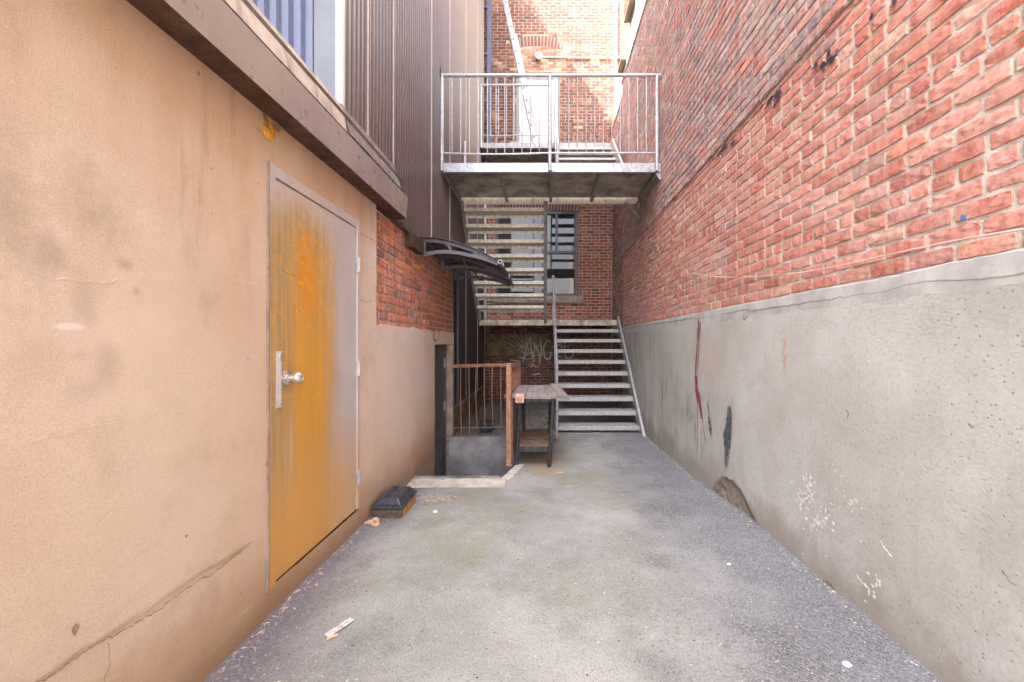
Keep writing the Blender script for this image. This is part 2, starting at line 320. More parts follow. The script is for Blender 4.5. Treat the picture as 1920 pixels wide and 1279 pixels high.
M['cement'] = flat('brown_cement_patch', (.20,.14,.085), .92, 0, .4, 5, .6, 50, dirt=(.07,.045,.03,.7))
M['rubble'] = flat('rubble', (.20,.165,.135), .95, 0, .6, 40, .5, 80)
M['stones'] = flat('loose_asphalt_stones', (.20,.185,.195), .9, 0, .5, 60, .3, 80)
M['grit'] = flat('pale_grit', (.52,.48,.43), .9, 0, .3, 60, .3, 80)
M['foam'] = flat('orange_insulating_foam', (.55,.24,.03), .95, 0, .5, 30, 1, 60, dirt=(.06,.03,.01,.8))
M['roof'] = flat('roof_membrane', (.10,.10,.10), .9)
M['mass'] = flat('building_mass', (.35,.30,.27), .9)
k = NT('window_glass'); M['glass'] = k.done((.02,.02,.022), .03, 0, k.bump(k.noise(1.6, 2), .04, .02), IOR=1.5, Specular_Tint=(1,.93,.88))
k = NT('lamp_glass'); M['lamp'] = k.done((.25,.24,.22), .25)
# ------------------------------------------------------------------ mesh helpers
COL = S.collection
def G(h): return h + EYE                     # height above eye level -> world z
def tag(o, label=None, cat=None, group=None, kind=None):
    if label: o['label'] = label
    if cat: o['category'] = cat
    if group: o['group'] = group
    if kind: o['kind'] = kind
    return o
def thing(name, label, cat, loc=(0,0,0), group=None):
    o = bpy.data.objects.new(name, None); COL.objects.link(o); o.location = loc; o.empty_display_size = .1
    return tag(o, label, cat, group)
def wloc(p):
    v = Vector((0,0,0))
    while p is not None: v += p.location; p = p.parent
    return v
def link(name, me, mat, parent=None, origin=None):
    # mesh data is in world coordinates; children keep them there
    o = bpy.data.objects.new(name, me); COL.objects.link(o)
    if mat is not None: me.materials.append(mat)
    if parent is not None:
        o.parent = parent; o.location = -wloc(parent)
    return o
class MB:
    def __init__(s): s.v = []; s.f = []; s.sm = False
    def add(s, vs, fs):
        n = len(s.v); s.v += [tuple(p) for p in vs]; s.f += [tuple(i+n for i in f) for f in fs]; return s
    def box(s, x0, x1, y0, y1, z0, z1):
        x0, x1 = min(x0,x1), max(x0,x1); y0, y1 = min(y0,y1), max(y0,y1); z0, z1 = min(z0,z1), max(z0,z1)
        return s.add([(x0,y0,z0),(x1,y0,z0),(x1,y1,z0),(x0,y1,z0),(x0,y0,z1),(x1,y0,z1),(x1,y1,z1),(x0,y1,z1)],
                     [(0,3,2,1),(4,5,6,7),(0,1,5,4),(1,2,6,5),(2,3,7,6),(3,0,4,7)])
    def hexa(s, p):    # 8 free corners in box order
        return s.add(p, [(0,3,2,1),(4,5,6,7),(0,1,5,4),(1,2,6,5),(2,3,7,6),(3,0,4,7)])
    def beam(s, a, b, wd, ht, up=(0,0,1)):
        a, b = Vector(a), Vector(b); d = (b-a).normalized(); up = Vector(up)
        r = d.cross(up).normalized(); u = r.cross(d).normalized()
        P = []
        for q in (a, b):
            P += [q - r*wd/2 - u*ht/2, q + r*wd/2 - u*ht/2, q + r*wd/2 + u*ht/2, q - r*wd/2 + u*ht/2]
        return s.add(P, [(0,1,2,3),(7,6,5,4),(0,4,5,1),(1,5,6,2),(2,6,7,3),(3,7,4,0)])
    def tube(s, pts, r, n=10, caps=True):
        pts = [Vector(p) for p in pts]; rs = r if isinstance(r, (list, tuple)) else [r]*len(pts)
        V = []; Fc = []; ref = None
        for i, p in enumerate(pts):
            d = (pts[min(i+1, len(pts)-1)] - pts[max(i-1, 0)]).normalized()
            if ref is None: ref = Vector((0,0,1)) if abs(d.z) < .9 else Vector((1,0,0))
            a = d.cross(ref).normalized(); b = a.cross(d).normalized(); ref = b
            for j in range(n):
                t = 2*math.pi*j/n; V.append(p + (a*math.cos(t) + b*math.sin(t))*rs[i])
        for i in range(len(pts)-1):
            for j in range(n): Fc.append((i*n+j, i*n+(j+1)%n, (i+1)*n+(j+1)%n, (i+1)*n+j))
        if caps: Fc += [tuple(range(n))[::-1], tuple(range((len(pts)-1)*n, len(pts)*n))]
        s.sm = True
        return s.add(V, Fc)
    def prism(s, poly, e):   # polygon (3-d points) swept by vector e
        n = len(poly); e = Vector(e); V = [Vector(p) for p in poly]; V += [p + e for p in V[:n]]
        return s.add(V, [tuple(range(n))[::-1], tuple(range(n, 2*n))] + [(i, (i+1)%n, n+(i+1)%n, n+i) for i in range(n)])
    def build(s, name, mat, parent=None, bevel=0, smooth=None):
        me = bpy.data.meshes.new(name); me.from_pydata(s.v, [], s.f); me.update()
        bm = bmesh.new(); bm.from_mesh(me); bmesh.ops.recalc_face_normals(bm, faces=bm.faces); bm.to_mesh(me); bm.free()
        if smooth if smooth is not None else s.sm:
            me.shade_smooth()
            try: me.set_sharp_from_angle(angle=rad(40))
            except Exception: pass
        o = link(name, me, mat, parent)
        if bevel:
            m = o.modifiers.new('bevel', 'BEVEL'); m.width = bevel; m.segments = 2; m.limit_method = 'ANGLE'
        return o
def pieces(mb, name, mat, parent):
    # every connected piece of a mesh builder becomes an object of its own
    par = list(range(len(mb.v)))
    def find(a):
        while par[a] != a: par[a] = par[par[a]]; a = par[a]
        return a
    for f in mb.f:
        for q in f[1:]: par[find(q)] = find(f[0])
    comp = {}
    for f in mb.f: comp.setdefault(find(f[0]), []).append(f)
    for fs in comp.values():
        ids = sorted({q for f in fs for q in f}); mp = {q: i for i, q in enumerate(ids)}
        m_ = MB(); m_.v = [mb.v[q] for q in ids]; m_.f = [tuple(mp[q] for q in f) for f in fs]; m_.build(name, mat, parent)
def box(name, mat, parent, *b, bevel=0): return MB().box(*b).build(name, mat, parent, bevel)
rnd = random.Random(7)
# ------------------------------------------------------------------ brickwork: every brick modelled, one mesh per face of wall
RED = [((.52,.18,.13),4), ((.56,.22,.165),5), ((.62,.30,.24),4), ((.62,.26,.18),1), ((.48,.175,.13),2), ((.40,.24,.22),.35), ((.66,.42,.34),1.0), ((.52,.26,.21),2)]
OLD = [((.38,.215,.20),4), ((.44,.26,.235),4), ((.33,.24,.24),5), ((.25,.20,.21),2), ((.48,.31,.27),2), ((.48,.38,.36),1.5)]
LFT = [((.50,.15,.065),5), ((.42,.12,.06),4), ((.30,.115,.075),2), ((.56,.20,.09),2), ((.22,.11,.09),1.2)]
REAR = [((.30,.085,.06),5), ((.24,.07,.055),4), ((.18,.075,.065),3), ((.36,.12,.08),2), ((.10,.06,.06),1)]
def pick(pal, r):
    t = r.random()*sum(q for _, q in pal)
    for c_, q in pal:
        t -= q
        if t <= 0: break
    k_ = 1 + r.uniform(-.12, .12)
    return tuple(min(1, x*k_*(1+r.uniform(-.05,.05))) for x in c_)
def bricks(name, O, U, N, ulen, v0, v1, mat, parent, pal, seed, course=.0765, L=.205, joint=.011, head=6, holes=(), deep=.014,
           jit=.0018, vmin=None, skip=None, dense=None, alt=None):
    r = random.Random(seed); O, U, N = map(Vector, (O, U, N)); V = Vector((0,0,1))
    verts = []; faces = []; cols = []
    def one(a, b, z0, z1, fine):
        w_ = b-a; h_ = z1-z0; c_ = .0035
        if w_ < .02: return
        us = [0, c_] + [w_*q for q in ((.2,.4,.6,.8) if fine else (.5,))] + [w_-c_, w_]
        vs = [0, c_] + ([h_*.35, h_*.65] if fine else [h_*.5]) + [h_-c_, h_]
        nu, nv = len(us), len(vs); base = len(verts); col = pick((alt and alt((a+b)/2, (z0+z1)/2)) or pal, r); out = r.uniform(-.0025, .0025); tilt = r.uniform(-.0025,.0025)
        for j, y in enumerate(vs):
            for i, x in enumerate(us):
                eu = i in (0, nu-1); ev = j in (0, nv-1)
                d = -deep if (eu or ev) else out + tilt*(x/w_-.5) + (r.uniform(-.0012,.0012) if fine else 0)
                if (i in (1, nu-2)) or (j in (1, nv-2)):
                    if not (eu or ev): d -= r.uniform(0,.003)
                du = r.uniform(-jit, jit); dv = r.uniform(-jit, jit)
                cu = cv = 0
                if i in (0,1,nu-2,nu-1) and j in (0,1,nv-2,nv-1):
                    k_ = r.uniform(.0003,.0035) if r.random() > .08 else r.uniform(.006,.014); cu = k_ if i < 2 else -k_; cv = k_ if j < 2 else -k_
                verts.append(O + U*(a+x+du+cu) + V*(z0+y+dv+cv-O.z) + N*d); cols.append(col)
        for j in range(nv-1):
            for i in range(nu-1): faces.append((base+j*nu+i, base+j*nu+i+1, base+(j+1)*nu+i+1, base+(j+1)*nu+i))
    row = 0; z = v0
    while z + course*.55 <= v1:
        z1 = min(z + course - joint, v1)
        hd = (row % head == head-2); l = (L-joint)/2 if hd else L
        u = -(l+joint)*r.choice((.5,)) if row % 2 else 0.0
        u += r.uniform(-.012,.012) - (l+joint)
        while u < ulen:
            a, b = max(u, 0), min(u+l, ulen); u += l+joint
            if b-a < .02: continue
            segs = [(a, b)]
            for (h0, h1, g0, g1) in holes:
                if g0 < (z+z1)/2 < g1:
                    ns = []
                    for (p, q) in segs:
                        if q <= h0 or p >= h1: ns.append((p, q)); continue
                        if p < h0 - .02: ns.append((p, h0))
                        if q > h1 + .02: ns.append((h1, q))
                    segs = ns
            for (p, q) in segs:
                if skip and skip((p+q)/2, (z+z1)/2): continue
                one(p, q, z, z1, dense((p+q)/2) if dense else False)
        z += course; row += 1
    me = bpy.data.meshes.new(name); me.from_pydata([tuple(p) for p in verts], [], faces); me.update()
    ca = me.color_attributes.new('Col', 'FLOAT_COLOR', 'POINT')
    arr = np.ones((len(cols), 4), dtype=np.float32); arr[:, :3] = np.array(cols); ca.data.foreach_set('color', arr.ravel())
    return link(name, me, mat, parent)
def ribbon(mb, pts, wds, N, close=True):
    # a thin coat of paint laid along a polyline on a plane with normal N
    N = Vector(N); P = [Vector(p) for p in pts]; wds = wds if isinstance(wds, (list, tuple)) else [wds]*len(P)
    V = []
    for i, p in enumerate(P):
        d = (P[min(i+1,len(P)-1)] - P[max(i-1,0)]).normalized(); q = d.cross(N).normalized()
        V += [p + q*wds[i]/2, p - q*wds[i]/2]
    mb.add(V, [(2*i, 2*i+1, 2*i+3, 2*i+2) for i in range(len(P)-1)])
def catmull(pts, n=6):
    P = [Vector(p) for p in pts]; out = []
    for i in range(len(P)-1):
        a, b, c_, d = P[max(i-1,0)], P[i], P[i+1], P[min(i+2,len(P)-1)]
        for k_ in range(n):
            t = k_/n; out.append(.5*((2*b) + (c_-a)*t + (2*a-5*b+4*c_-d)*t*t + (3*b-a-3*c_+d)*t*t*t))
    return out + [P[-1]]
def sheet(name, mat, parent, fn, us, vs, skip=None, smooth=True):
    V = [fn(u_, v_) for v_ in vs for u_ in us]; nu = len(us); Fc = []
    for j in range(len(vs)-1):
        for i in range(nu-1):
            if skip and skip((us[i]+us[i+1])/2, (vs[j]+vs[j+1])/2): continue
            Fc.append((j*nu+i, j*nu+i+1, (j+1)*nu+i+1, (j+1)*nu+i))
    me = bpy.data.meshes.new(name); me.from_pydata(V, [], Fc); me.update()
    if smooth: me.shade_smooth()
    return link(name, me, mat, parent)
def lin(a, b, st):
    n = max(1, int(round((b-a)/st))); return [a + (b-a)*i/n for i in range(n+1)]
XL, XR, YB = -1.40, 1.65, 10.3
# ------------------------------------------------------------------ ground
def gz(x, y):
    t = min(1, max(0, (y-3.0)/1.5)); z = -.085*t*t*(3-2*t)
    if y > 4.5: z -= min(.02, (y-4.5)*.008)
    return z
def gzn(x, y):
    return gz(x, y) + .010*mn.noise(Vector((x*1.3, y*1.3, 0))) + .0035*mn.noise(Vector((x*9, y*9, 3))) + .0015*mn.noise(Vector((x*31, y*31, 5)))
PX = lambda y: -.47 + .14*min(1, max(0, (y-4.3)/.55))          # right edge of the sunken door well
PY0, PY1 = 4.34, 6.05
xs = lin(-1.5, 1.80, .03); ys = lin(.6, 10.5, .03)
g = sheet('ground', M['asphalt'], None, lambda x, y: (x, y, gzn(x, y)), xs, ys, skip=lambda x, y: x < PX(y)-.005 and PY0 < y < PY1+.1)
tag(g, 'worn grey asphalt floor of the alley', kind='structure')
g2 = MB()
for (a, b, c_, d) in ((-1.5, 1.8, -40, .6), (-40, -1.5, -40, 30), (1.8, 40, -40, 30), (-1.5, 1.8, 10.5, 30)):
    g2.add([(a,c_,0),(b,c_,0),(b,d,0),(a,d,0)], [(0,1,2,3)])
tag(g2.build('street', M['asphalt'], None), 'asphalt around the buildings', kind='structure')
# sunken well in front of the grey door
pit = MB()
pit.add([(-1.56,PY0,-.75),(PX(9),PY0,-.75),(PX(9),PY1,-.75),(-1.56,PY1,-.75)], [(0,1,2,3)])
pit.add([(-1.56,PY0+.01,-.75),(PX(4.3),PY0+.01,-.75),(PX(4.3),PY0+.01,-.03),(-1.56,PY0+.01,-.03)], [(0,1,2,3)])
pit.add([(PX(4.3),PY0,-.75),(PX(9),4.9,-.75),(PX(9),4.9,-.06),(PX(4.3),PY0,-.06)], [(0,1,2,3)])
pit.add([(PX(9),4.9,-.75),(PX(9),PY1,-.75),(PX(9),PY1,-.06),(PX(9),4.9,-.06)], [(0,1,2,3)])
n_ = 24
top = [(-1.42 + (PX(9)+.02+1.42)*i/n_, G(-1.405) + .012*mn.noise(Vector((i*.7, 0, 0)))) for i in range(n_+1)]
for i in range(n_):
    (xa, za), (xb, zb) = top[i], top[i+1]
    pit.add([(xa,PY1,-.75),(xb,PY1,-.75),(xb,PY1,zb),(xa,PY1,za),(xa,PY1+.16,za-.01),(xb,PY1+.16,zb-.01)], [(0,1,2,3),(3,2,5,4)])
pit.add([(PX(9)+.02,PY1,-.2),(PX(9)+.02,PY1+.16,-.2),(PX(9)+.02,PY1+.16,top[-1][1]-.01),(PX(9)+.02,PY1,top[-1][1])], [(0,1,2,3)])
tag(pit.build('door_well', M['pit'], None), 'sunken damp concrete well in front of the grey door', 'concrete well')
kb = MB()      # raw concrete kerb: near side and slanting right side
n_ = 30
for i in range(n_):
    xa = -1.41 + (PX(4.3)+.07+1.41)*i/n_; xb = -1.41 + (PX(4.3)+.07+1.41)*(i+1)/n_
    e = lambda x: 4.10 + .10*min(1,(x+1.41)/.9)*.3 + .015*mn.noise(Vector((x*9, 1, 0)))
    za, zb = gz(xa, 4.2)+.024, gz(xb, 4.2)+.024
    kb.hexa([(xa,e(xa),za-.05),(xb,e(xb),zb-.05),(xb,PY0,zb-.06),(xa,PY0,za-.06),(xa,e(xa),za-.004),(xb,e(xb),zb-.004),(xb,PY0,zb),(xa,PY0,za)])
for i in range(8):
    ya = PY0 + .56*i/8; yb = PY0 + .56*(i+1)/8; o_ = .085 + .012*mn.noise(Vector((i*1.1, 5, 0)))
    za = gz(0, ya) + .022
    kb.hexa([(PX(ya)-.01,ya,za-.1),(PX(ya)+o_,ya,za-.1),(PX(yb)+o_,yb,za-.1),(PX(yb)-.01,yb,za-.1),(PX(ya)-.01,ya,za),(PX(ya)+o_,ya,za-.006),(PX(yb)+o_,yb,za-.006),(PX(yb)-.01,yb,za)])
tag(kb.build('concrete_kerb', M['kerb'], None), 'pale worn concrete kerb edging the sunken door well', 'kerb')

# ------------------------------------------------------------------ left: rendered low building
LB = thing('plastered_building', 'low tan plastered building with orange stained door on the left', 'building', (-3, 2, 0))
D0, D1, DZ0, DZ1 = 2.105, 3.025, .145, 2.262
yy = sorted(set([round(v, 4) for v in lin(-4.5, .8, .2)+lin(.8, 3.375, .03)] + [D0-.03, D1+.03]))
zz = sorted(set([round(v, 4) for v in lin(-.06, .36, .06)+lin(.38,.56,.012)+lin(.60,2.56,.05)] + [DZ0-.0, DZ1+.03]))
zz = [v for v in zz if abs(v-DZ0) > .012 or v == DZ0]
def rx(y, z):
    o_ = .004*mn.noise(Vector((y*1.2, z*1.2, 0))) + .0012*mn.noise(Vector((y*8, z*8, 4)))
    if z < .10: o_ -= .006
    # sagging lip of old render low on the wall, near end
    lip = .455 - .30*max(0, y-1.93)*3 + .018*mn.noise(Vector((y*3, 1, 1))) + .010*mn.noise(Vector((y*15, 1, 1)))
    if z < lip: o_ -= .0055
    return XL + o_
sheet('plaster_wall', M['render'], LB, lambda y, z: (rx(y, z), y, z), yy, zz, skip=lambda y, z: D0-.03 < y < D1+.03 and DZ0 < z < DZ1+.03)
# render beyond the door, below the bare brick, with a broken top edge
def rag(y): return G(.155) + .020*mn.noise(Vector((y*4, 2, 0))) + .012*mn.noise(Vector((y*19, 2, 7)))
pl = MB(); ys2 = lin(3.375, 5.18, .03)
for a, b in zip(ys2, ys2[1:]):
    zs_ = [-.15] + lin(0, 1.35, .15)[1:]
    V = [(rx(a, q), a, q) for q in zs_] + [(XL, a, rag(a)), (XL-.02, a, rag(a)+.004)]
    W_ = [(rx(b, q), b, q) for q in zs_] + [(XL, b, rag(b)), (XL-.02, b, rag(b)+.004)]
    n_ = len(V); pl.add(V + W_, [(i, n_+i, n_+i+1, i+1) for i in range(n_-1)])
ys2 = lin(5.18, 6.29, .03)                                   # lintel over the grey door
for a, b in zip(ys2, ys2[1:]):
    V = [(XL-.15, a, G(-.02)), (XL, a, G(-.02)), (XL+.001, a, G(.08)), (XL, a, rag(a)), (XL-.02, a, rag(a)+.004)]
    W_ = [(XL-.15, b, G(-.02)), (XL, b, G(-.02)), (XL+.001, b, G(.08)), (XL, b, rag(b)), (XL-.02, b, rag(b)+.004)]
    pl.add(V + W_, [(i, 5+i, 6+i, i+1) for i in range(4)])
pl.add([(XL, 5.18, -.8), (XL-.15, 5.18, -.8), (XL-.15, 5.18, G(-.02)), (XL, 5.18, G(-.02))], [(0,1,2,3)])
pl.add([(XL, 4.3, -.8), (XL, 5.18, -.8), (XL, 5.18, 0), (XL, 4.3, 0)], [(0,1,2,3)])
o = pl.build('plaster_patch', M['render'], LB, smooth=False)
jb = MB().box(XL-.17, XL+.002, 6.20, 6.30, -.8, G(-.02)).build('door_jamb', M['jamb'], LB, .004)
# bare brick
box('mortar_bed', M['mortar_left'], LB, -2.6, XL-.022, 3.376, 6.295, G(.10), G(1.135))
bricks('brick_patch', (XL-.012, 3.376, G(.13)), (0,1,0), (1,0,0), 2.92, G(.13), G(1.135), M['brick_left'], LB, LFT, 3, head=7, dense=lambda u: u < 1.4)
MB().add([(XL-.012,3.376,G(.15)),(XL+.002,3.376,G(.15)),(XL+.002,3.376,G(1.14)),(XL-.012,3.376,G(1.14))],[(0,1,2,3)]).build('plaster_edge', M['render'], LB)
box('brick_return', M['jamb'], LB, -2.6, XL-.014, 6.296, 6.31, G(-.02), G(1.135))
# solid mass of the low building and its roof
box('wall_core', M['mass'], LB, -6, XL-.16, -4.5, 2.0, -.1, 2.56)
box('roof', M['roof'], LB, -6, -1.34, -4.5, 2.93, 2.9, 2.93)
MB().box(-6, XL-.16, 3.2, 5.1, -.9, 2.56).box(-6, XL-.22, 5.1, 6.3, -.9, 2.56).build('inner_core', M['mass'], LB)
# fascia, soffit, flashings
fa = MB()
fa.add([(-1.275,-4.5,G(1.15)),(-1.275,3.75,G(1.15)),(-1.262,3.75,G(1.345)),(-1.262,-4.5,G(1.345)),(-1.36,-4.5,G(1.335)),(-1.36,3.75,G(1.335)),(-1.45,3.75,G(1.15)),(-1.45,-4.5,G(1.15))],
       [(0,1,2,3),(3,2,5,4),(1,6,5,2)])
fa.build('roof_fascia', M['grey_fascia'], LB)
MB().add([(-1.45,-4.5,G(1.148)),(-1.45,3.75,G(1.148)),(-1.274,3.75,G(1.148)),(-1.274,-4.5,G(1.148))],[(0,1,2,3)]).build('soffit', M['soffit'], LB)
cp = MB()
for a, b in zip(lin(-4.5, 2.64, .06), lin(-4.5, 2.64, .06)[1:]):
    za = .006*mn.noise(Vector((a*7,0,0))); zb = .006*mn.noise(Vector((b*7,0,0)))
    cp.add([(-1.285,a,G(1.378)),(-1.285,b,G(1.378)),(-1.31,b,G(1.535)+zb),(-1.31,a,G(1.535)+za),(-1.45,a,G(1.55)),(-1.45,b,G(1.55))], [(0,1,2,3),(3,2,5,4)])
cp.build('cap_flashing', M['cap'], LB)
dc = MB(); dc.add([(-1.272,2.66,G(1.375)),(-1.272,3.60,G(1.375)),(-1.33,3.60,G(1.57)),(-1.33,2.66,G(1.57)),(-1.45,2.66,G(1.60)),(-1.45,3.60,G(1.60)),(-1.30,3.60,G(1.36)),(-1.30,2.66,G(1.36))],
       [(0,1,2,3),(3,2,5,4),(0,7,6,1),(1,6,5,2),(0,3,4,7)])
dc.build('new_cap_flashing', M['brown_fascia'], LB)
MB().add([(-1.30,-4.5,G(1.31)),(-1.30,3.75,G(1.31)),(-1.30,3.75,G(1.50)),(-1.30,-4.5,G(1.50))],[(0,1,2,3)]).build('fascia_board', M['soffit'], LB)
lg = MB()      # ledge flashing over the bare brick
lg.hexa([(XL-.1,3.76,G(1.135)),(-1.36,3.76,G(1.115)),(-1.36,6.3,G(1.115)),(XL-.1,6.3,G(1.135)),(XL-.1,3.76,G(1.17)),(-1.355,3.76,G(1.15)),(-1.355,6.3,G(1.15)),(XL-.1,6.3,G(1.17))])
lg.build('ledge_flashing', M['brown_fascia'], LB)
# yellow foam hole under the soffit, cracks, scratches, nail marks
fm = bpy.data.meshes.new('foam'); bm = bmesh.new(); bmesh.ops.create_icosphere(bm, subdivisions=3, radius=1)
for v in bm.verts:
    p = v.co.copy(); k_ = 1 + .35*mn.noise(p*2.2); v.co = Vector((XL + .001 + p.x*k_*.012, 2.06 + p.y*k_*.045, G(1.085) + p.z*k_*.055))
bm.to_mesh(fm); bm.free(); link('foam_plug', fm, M['foam'], LB)
hl = MB(); hl.add([(XL+.008,2.0,G(1.147)),(XL+.008,2.16,G(1.147)),(XL+.008,2.12,G(1.10)),(XL+.008,2.07,G(1.115)),(XL+.008,2.02,G(1.09))],[(0,1,2,3,4)]); hl.build('hole', M['crack'], LB)
ck = MB()
def onleft(px, py, off=.004):
    y = F*1.4/(1020-px); return Vector((XL+off, y, G((643-py)/F*y)))
def scribble(mb, pl_, wd, off=.004, n=5, seed=1, amp=.004, fn=onleft):
    P = catmull([fn(px, py, off) for px, py in pl_], n); r = random.Random(seed)
    P = [p + Vector((0, r.uniform(-amp,amp), r.uniform(-amp,amp))) for p in P]
    ribbon(mb, P, [wd*r.uniform(.4,1.3)*(0.25 if i in (0, len(P)-1) else 1) for i in range(len(P))], (1,0,0))
scribble(ck, [(-60,1330),(80,1274),(150,1225),(205,1195),(255,1168),(300,1140),(345,1105),(400,1072),(455,1030)], .004, n=9, amp=.006)
scribble(ck, [(200,1205),(203,1240),(190,1290)], .003)
scribble(ck, [(668,434),(690,445),(703,455)], .006, n=5); scribble(ck, [(672,562),(690,566),(697,560)], .006)
scribble(ck, [(470,232),(497,255)], .004)
pieces(ck, 'crack', M['crack'], LB)
sc = MB()
for q, wd in (([(0,672-40),(0,672-40)], 0),): pass
scribble(sc, [(100,520),(150,526),(200,528),(235,518),(243,508)], .004, seed=2); scribble(sc, [(255,478),(290,488),(320,492)], .003, seed=3)
scribble(sc, [(440,523),(470,530),(498,537)], .005, seed=4); scribble(sc, [(60,830),(160,800),(250,785),(350,770)], .003, seed=5, n=8)
scribble(sc, [(0,845),(110,812),(180,795)], .003, seed=6); scribble(sc, [(250,1110),(330,1060),(440,1000),(497,965)], .004, seed=8, n=8)
scribble(sc, [(120,1020),(200,960),(240,900)], .003, seed=9)
pieces(sc, 'scratch', M['pale_scratch'], LB)
dt = MB()
for (px, py, r_) in ((138,1180,.014),(347,1005,.006),(463,672,.004),(450,1173-60,.004),(458,690,.003),(682,530,.005),(694,501,.006),(683,589,.004),(682,672,.004),(395,400,.004),(394,316,.004),(483,344,.005),(370,138,.008),(498,870,.008)):
    c_ = onleft(px, py, .005); pts = [c_ + Vector((0, math.cos(t)*r_*rnd.uniform(.6,1.2), math.sin(t)*r_*rnd.uniform(.8,1.6))) for t in np.linspace(0, 6.28, 9)[:-1]]
    dt.add(pts, [tuple(range(8))])
pieces(dt, 'plaster_pit', M['crack'], LB)
rp = MB()      # small red and yellow sprayed marks
scribble(rp, [(812,612),(814,622),(812,634),(818,640)], .03, .006); scribble(rp, [(818,618),(823,626),(820,638)], .03, .006); scribble(rp, [(756,585-2),(755,575)], .022, .004)
pieces(rp, 'red_graffiti', M['red_paint'], LB)
yp = MB(); scribble(yp, [(776,497),(783,501),(788,504)], .04, .004); scribble(yp, [(788,499),(794,498)], .025, .004)
scribble(yp, [(790,503),(794,502),(795,496)], .018, .004)
pieces(yp, 'yellow_graffiti', M['yellow_paint'], LB)

# orange-stained steel door
dr = box('steel_door', M['door'], LB, XL-.045, XL-.002, D0+.008, D1-.008, DZ0+.012, DZ1-.006, bevel=.002)
tag(dr, 'flush grey steel door with orange rust stains')
fr = MB()
fr.box(XL-.07, XL+.007, D0-.052, D0+.0, DZ0-.004, DZ1+.06).box(XL-.07, XL+.007, D1, D1+.038, DZ0+.01, DZ1+.06).box(XL-.07, XL+.006, D0, D1, DZ1, DZ1+.058)
fr.build('door_frame', M['door'], dr, .003)
tr = MB().box(XL-.02, XL+.010, D0-.062, D0-.052, DZ0-.006, DZ1+.06); tr.build('edge_trim', M['trim_brown'], dr)
om = MB()
for (pl_, wd, sd) in (([(568,430),(570,455),(566,480),(569,505)], .022, 31), ([(566,478),(575,486),(567,492)], .030, 32), ([(536,455),(527,478),(534,505),(556,515),(572,508)], .007, 33), ([(552,462),(560,450),(575,452)], .010, 34),
                      ([(613,464),(615,482),(621,496)], .010, 35), ([(549,562),(556,578),(553,592)], .014, 36), ([(569,562),(571,590),(570,618)], .009, 37), ([(611,608),(613,630),(615,655)], .010, 38), ([(558,530),(568,534),(578,530)], .018, 39),
                      ([(589,565),(597,575),(604,592)], .006, 40), ([(600,610),(604,624)], .007, 41), ([(586,478),(588,500),(592,515)], .006, 42), ([(531,586),(537,606),(540,622)], .005, 43), ([(596,453),(597,458)], .012, 44), ([(622,668),(625,690)], .007, 45)):
    scribble(om, pl_, wd, .0012, seed=sd, n=7, amp=.003)
pieces(om, 'rust_mark', M['orange_paint'], dr)
gd = box('latch_guard', M['plate'], dr, XL-.004, XL+.006, 2.075, 2.155, G(-.345), G(-.045), bevel=.006)
kn = MB()
def lathe(mb, o_, ax, prof, n=20):
    ax = Vector(ax); a = ax.orthogonal().normalized(); b = ax.cross(a)
    V = [Vector(o_) + ax*d + (a*math.cos(2*math.pi*j/n) + b*math.sin(2*math.pi*j/n))*r_ for d, r_ in prof for j in range(n)]
    mb.add(V, [(i*n+j, i*n+(j+1)%n, (i+1)*n+(j+1)%n, (i+1)*n+j) for i in range(len(prof)-1) for j in range(n)]); mb.sm = True
lathe(kn, (XL-.002, 2.196, G(-.19)), (1,0,0), [(0,.042),(.010,.042),(.016,.034),(.022,.017),(.036,.016),(.042,.024),(.054,.032),(.068,.033),(.082,.026),(.090,.014),(.086,.010),(.086,0.0001)])
kn.build('door_knob', M['steel'], dr)
for z_ in (G(-.065), G(-.085), G(-.32)):
    s_ = MB(); lathe(s_, (XL+.006, 2.142, z_), (1,0,0), [(0,.008),(.004,.007),(.006,.0001)], 10); s_.build('screw', M['steel'], dr)
for z_ in (G(.58), G(-.19), G(-1.0)):
    h_ = MB(); h_.box(XL, XL+.018, D1-.012, D1+.014, z_-.055, z_+.055); h_.tube([(XL+.018,D1,z_-.055),(XL+.018,D1,z_+.055)], .008, 8)
    h_.build('hinge', M['galv'], dr)
# grey door at the foot of the well
gd = box('grey_door', M['grey_door'], LB, XL-.15, XL-.11, 5.185, 6.195, -.75, G(-.03), bevel=.003)
MB().box(XL-.151, XL-.095, 6.165, 6.197, -.75, G(-.03)).box(XL-.151, XL-.095, 5.185, 6.165, G(-.06), G(-.025)).build('door_frame', M['frame_brown'], gd)
for z_ in (G(-.30), G(-.95)):
    box('hinge', M['galv'], gd, XL-.11, XL-.092, 6.10, 6.135, z_-.07, z_+.07)

# ------------------------------------------------------------------ left: tall metal-clad building
CB = thing('metal_clad_building', 'tall building clad in dark brown ribbed metal with blue grey corner', 'building', (-3, 6, 0))
XC, YC = -1.45, 2.945
def ribbed(name, mat, y0, y1, z0, z1, x, parent, pitch=.0715, d=.011):
    V = []; y = y0
    prof = []
    while y < y1:
        for t, q in ((0,0),(.56,0),(.66,d),(.90,d),(1.0,0)):
            yyy = y + t*pitch
            if yyy <= y1: prof.append((x+q, yyy))
        y += pitch
    n_ = len(prof); V = [(a, b, z0) for a, b in prof] + [(a, b, z1) for a, b in prof]
    me = bpy.data.meshes.new(name); me.from_pydata(V, [], [(i, i+1, n_+i+1, n_+i) for i in range(n_-1)]); me.update()
    return link(name, me, mat, parent)
TOP = G(10.0)
ribbed('ribbed_cladding', M['clad'], YC, 6.30, G(1.16), TOP, XC, CB)
ribbed('lower_ribbed_cladding', M['clad_low'], 6.302, 9.75, G(-1.02), G(1.6), XC, CB)
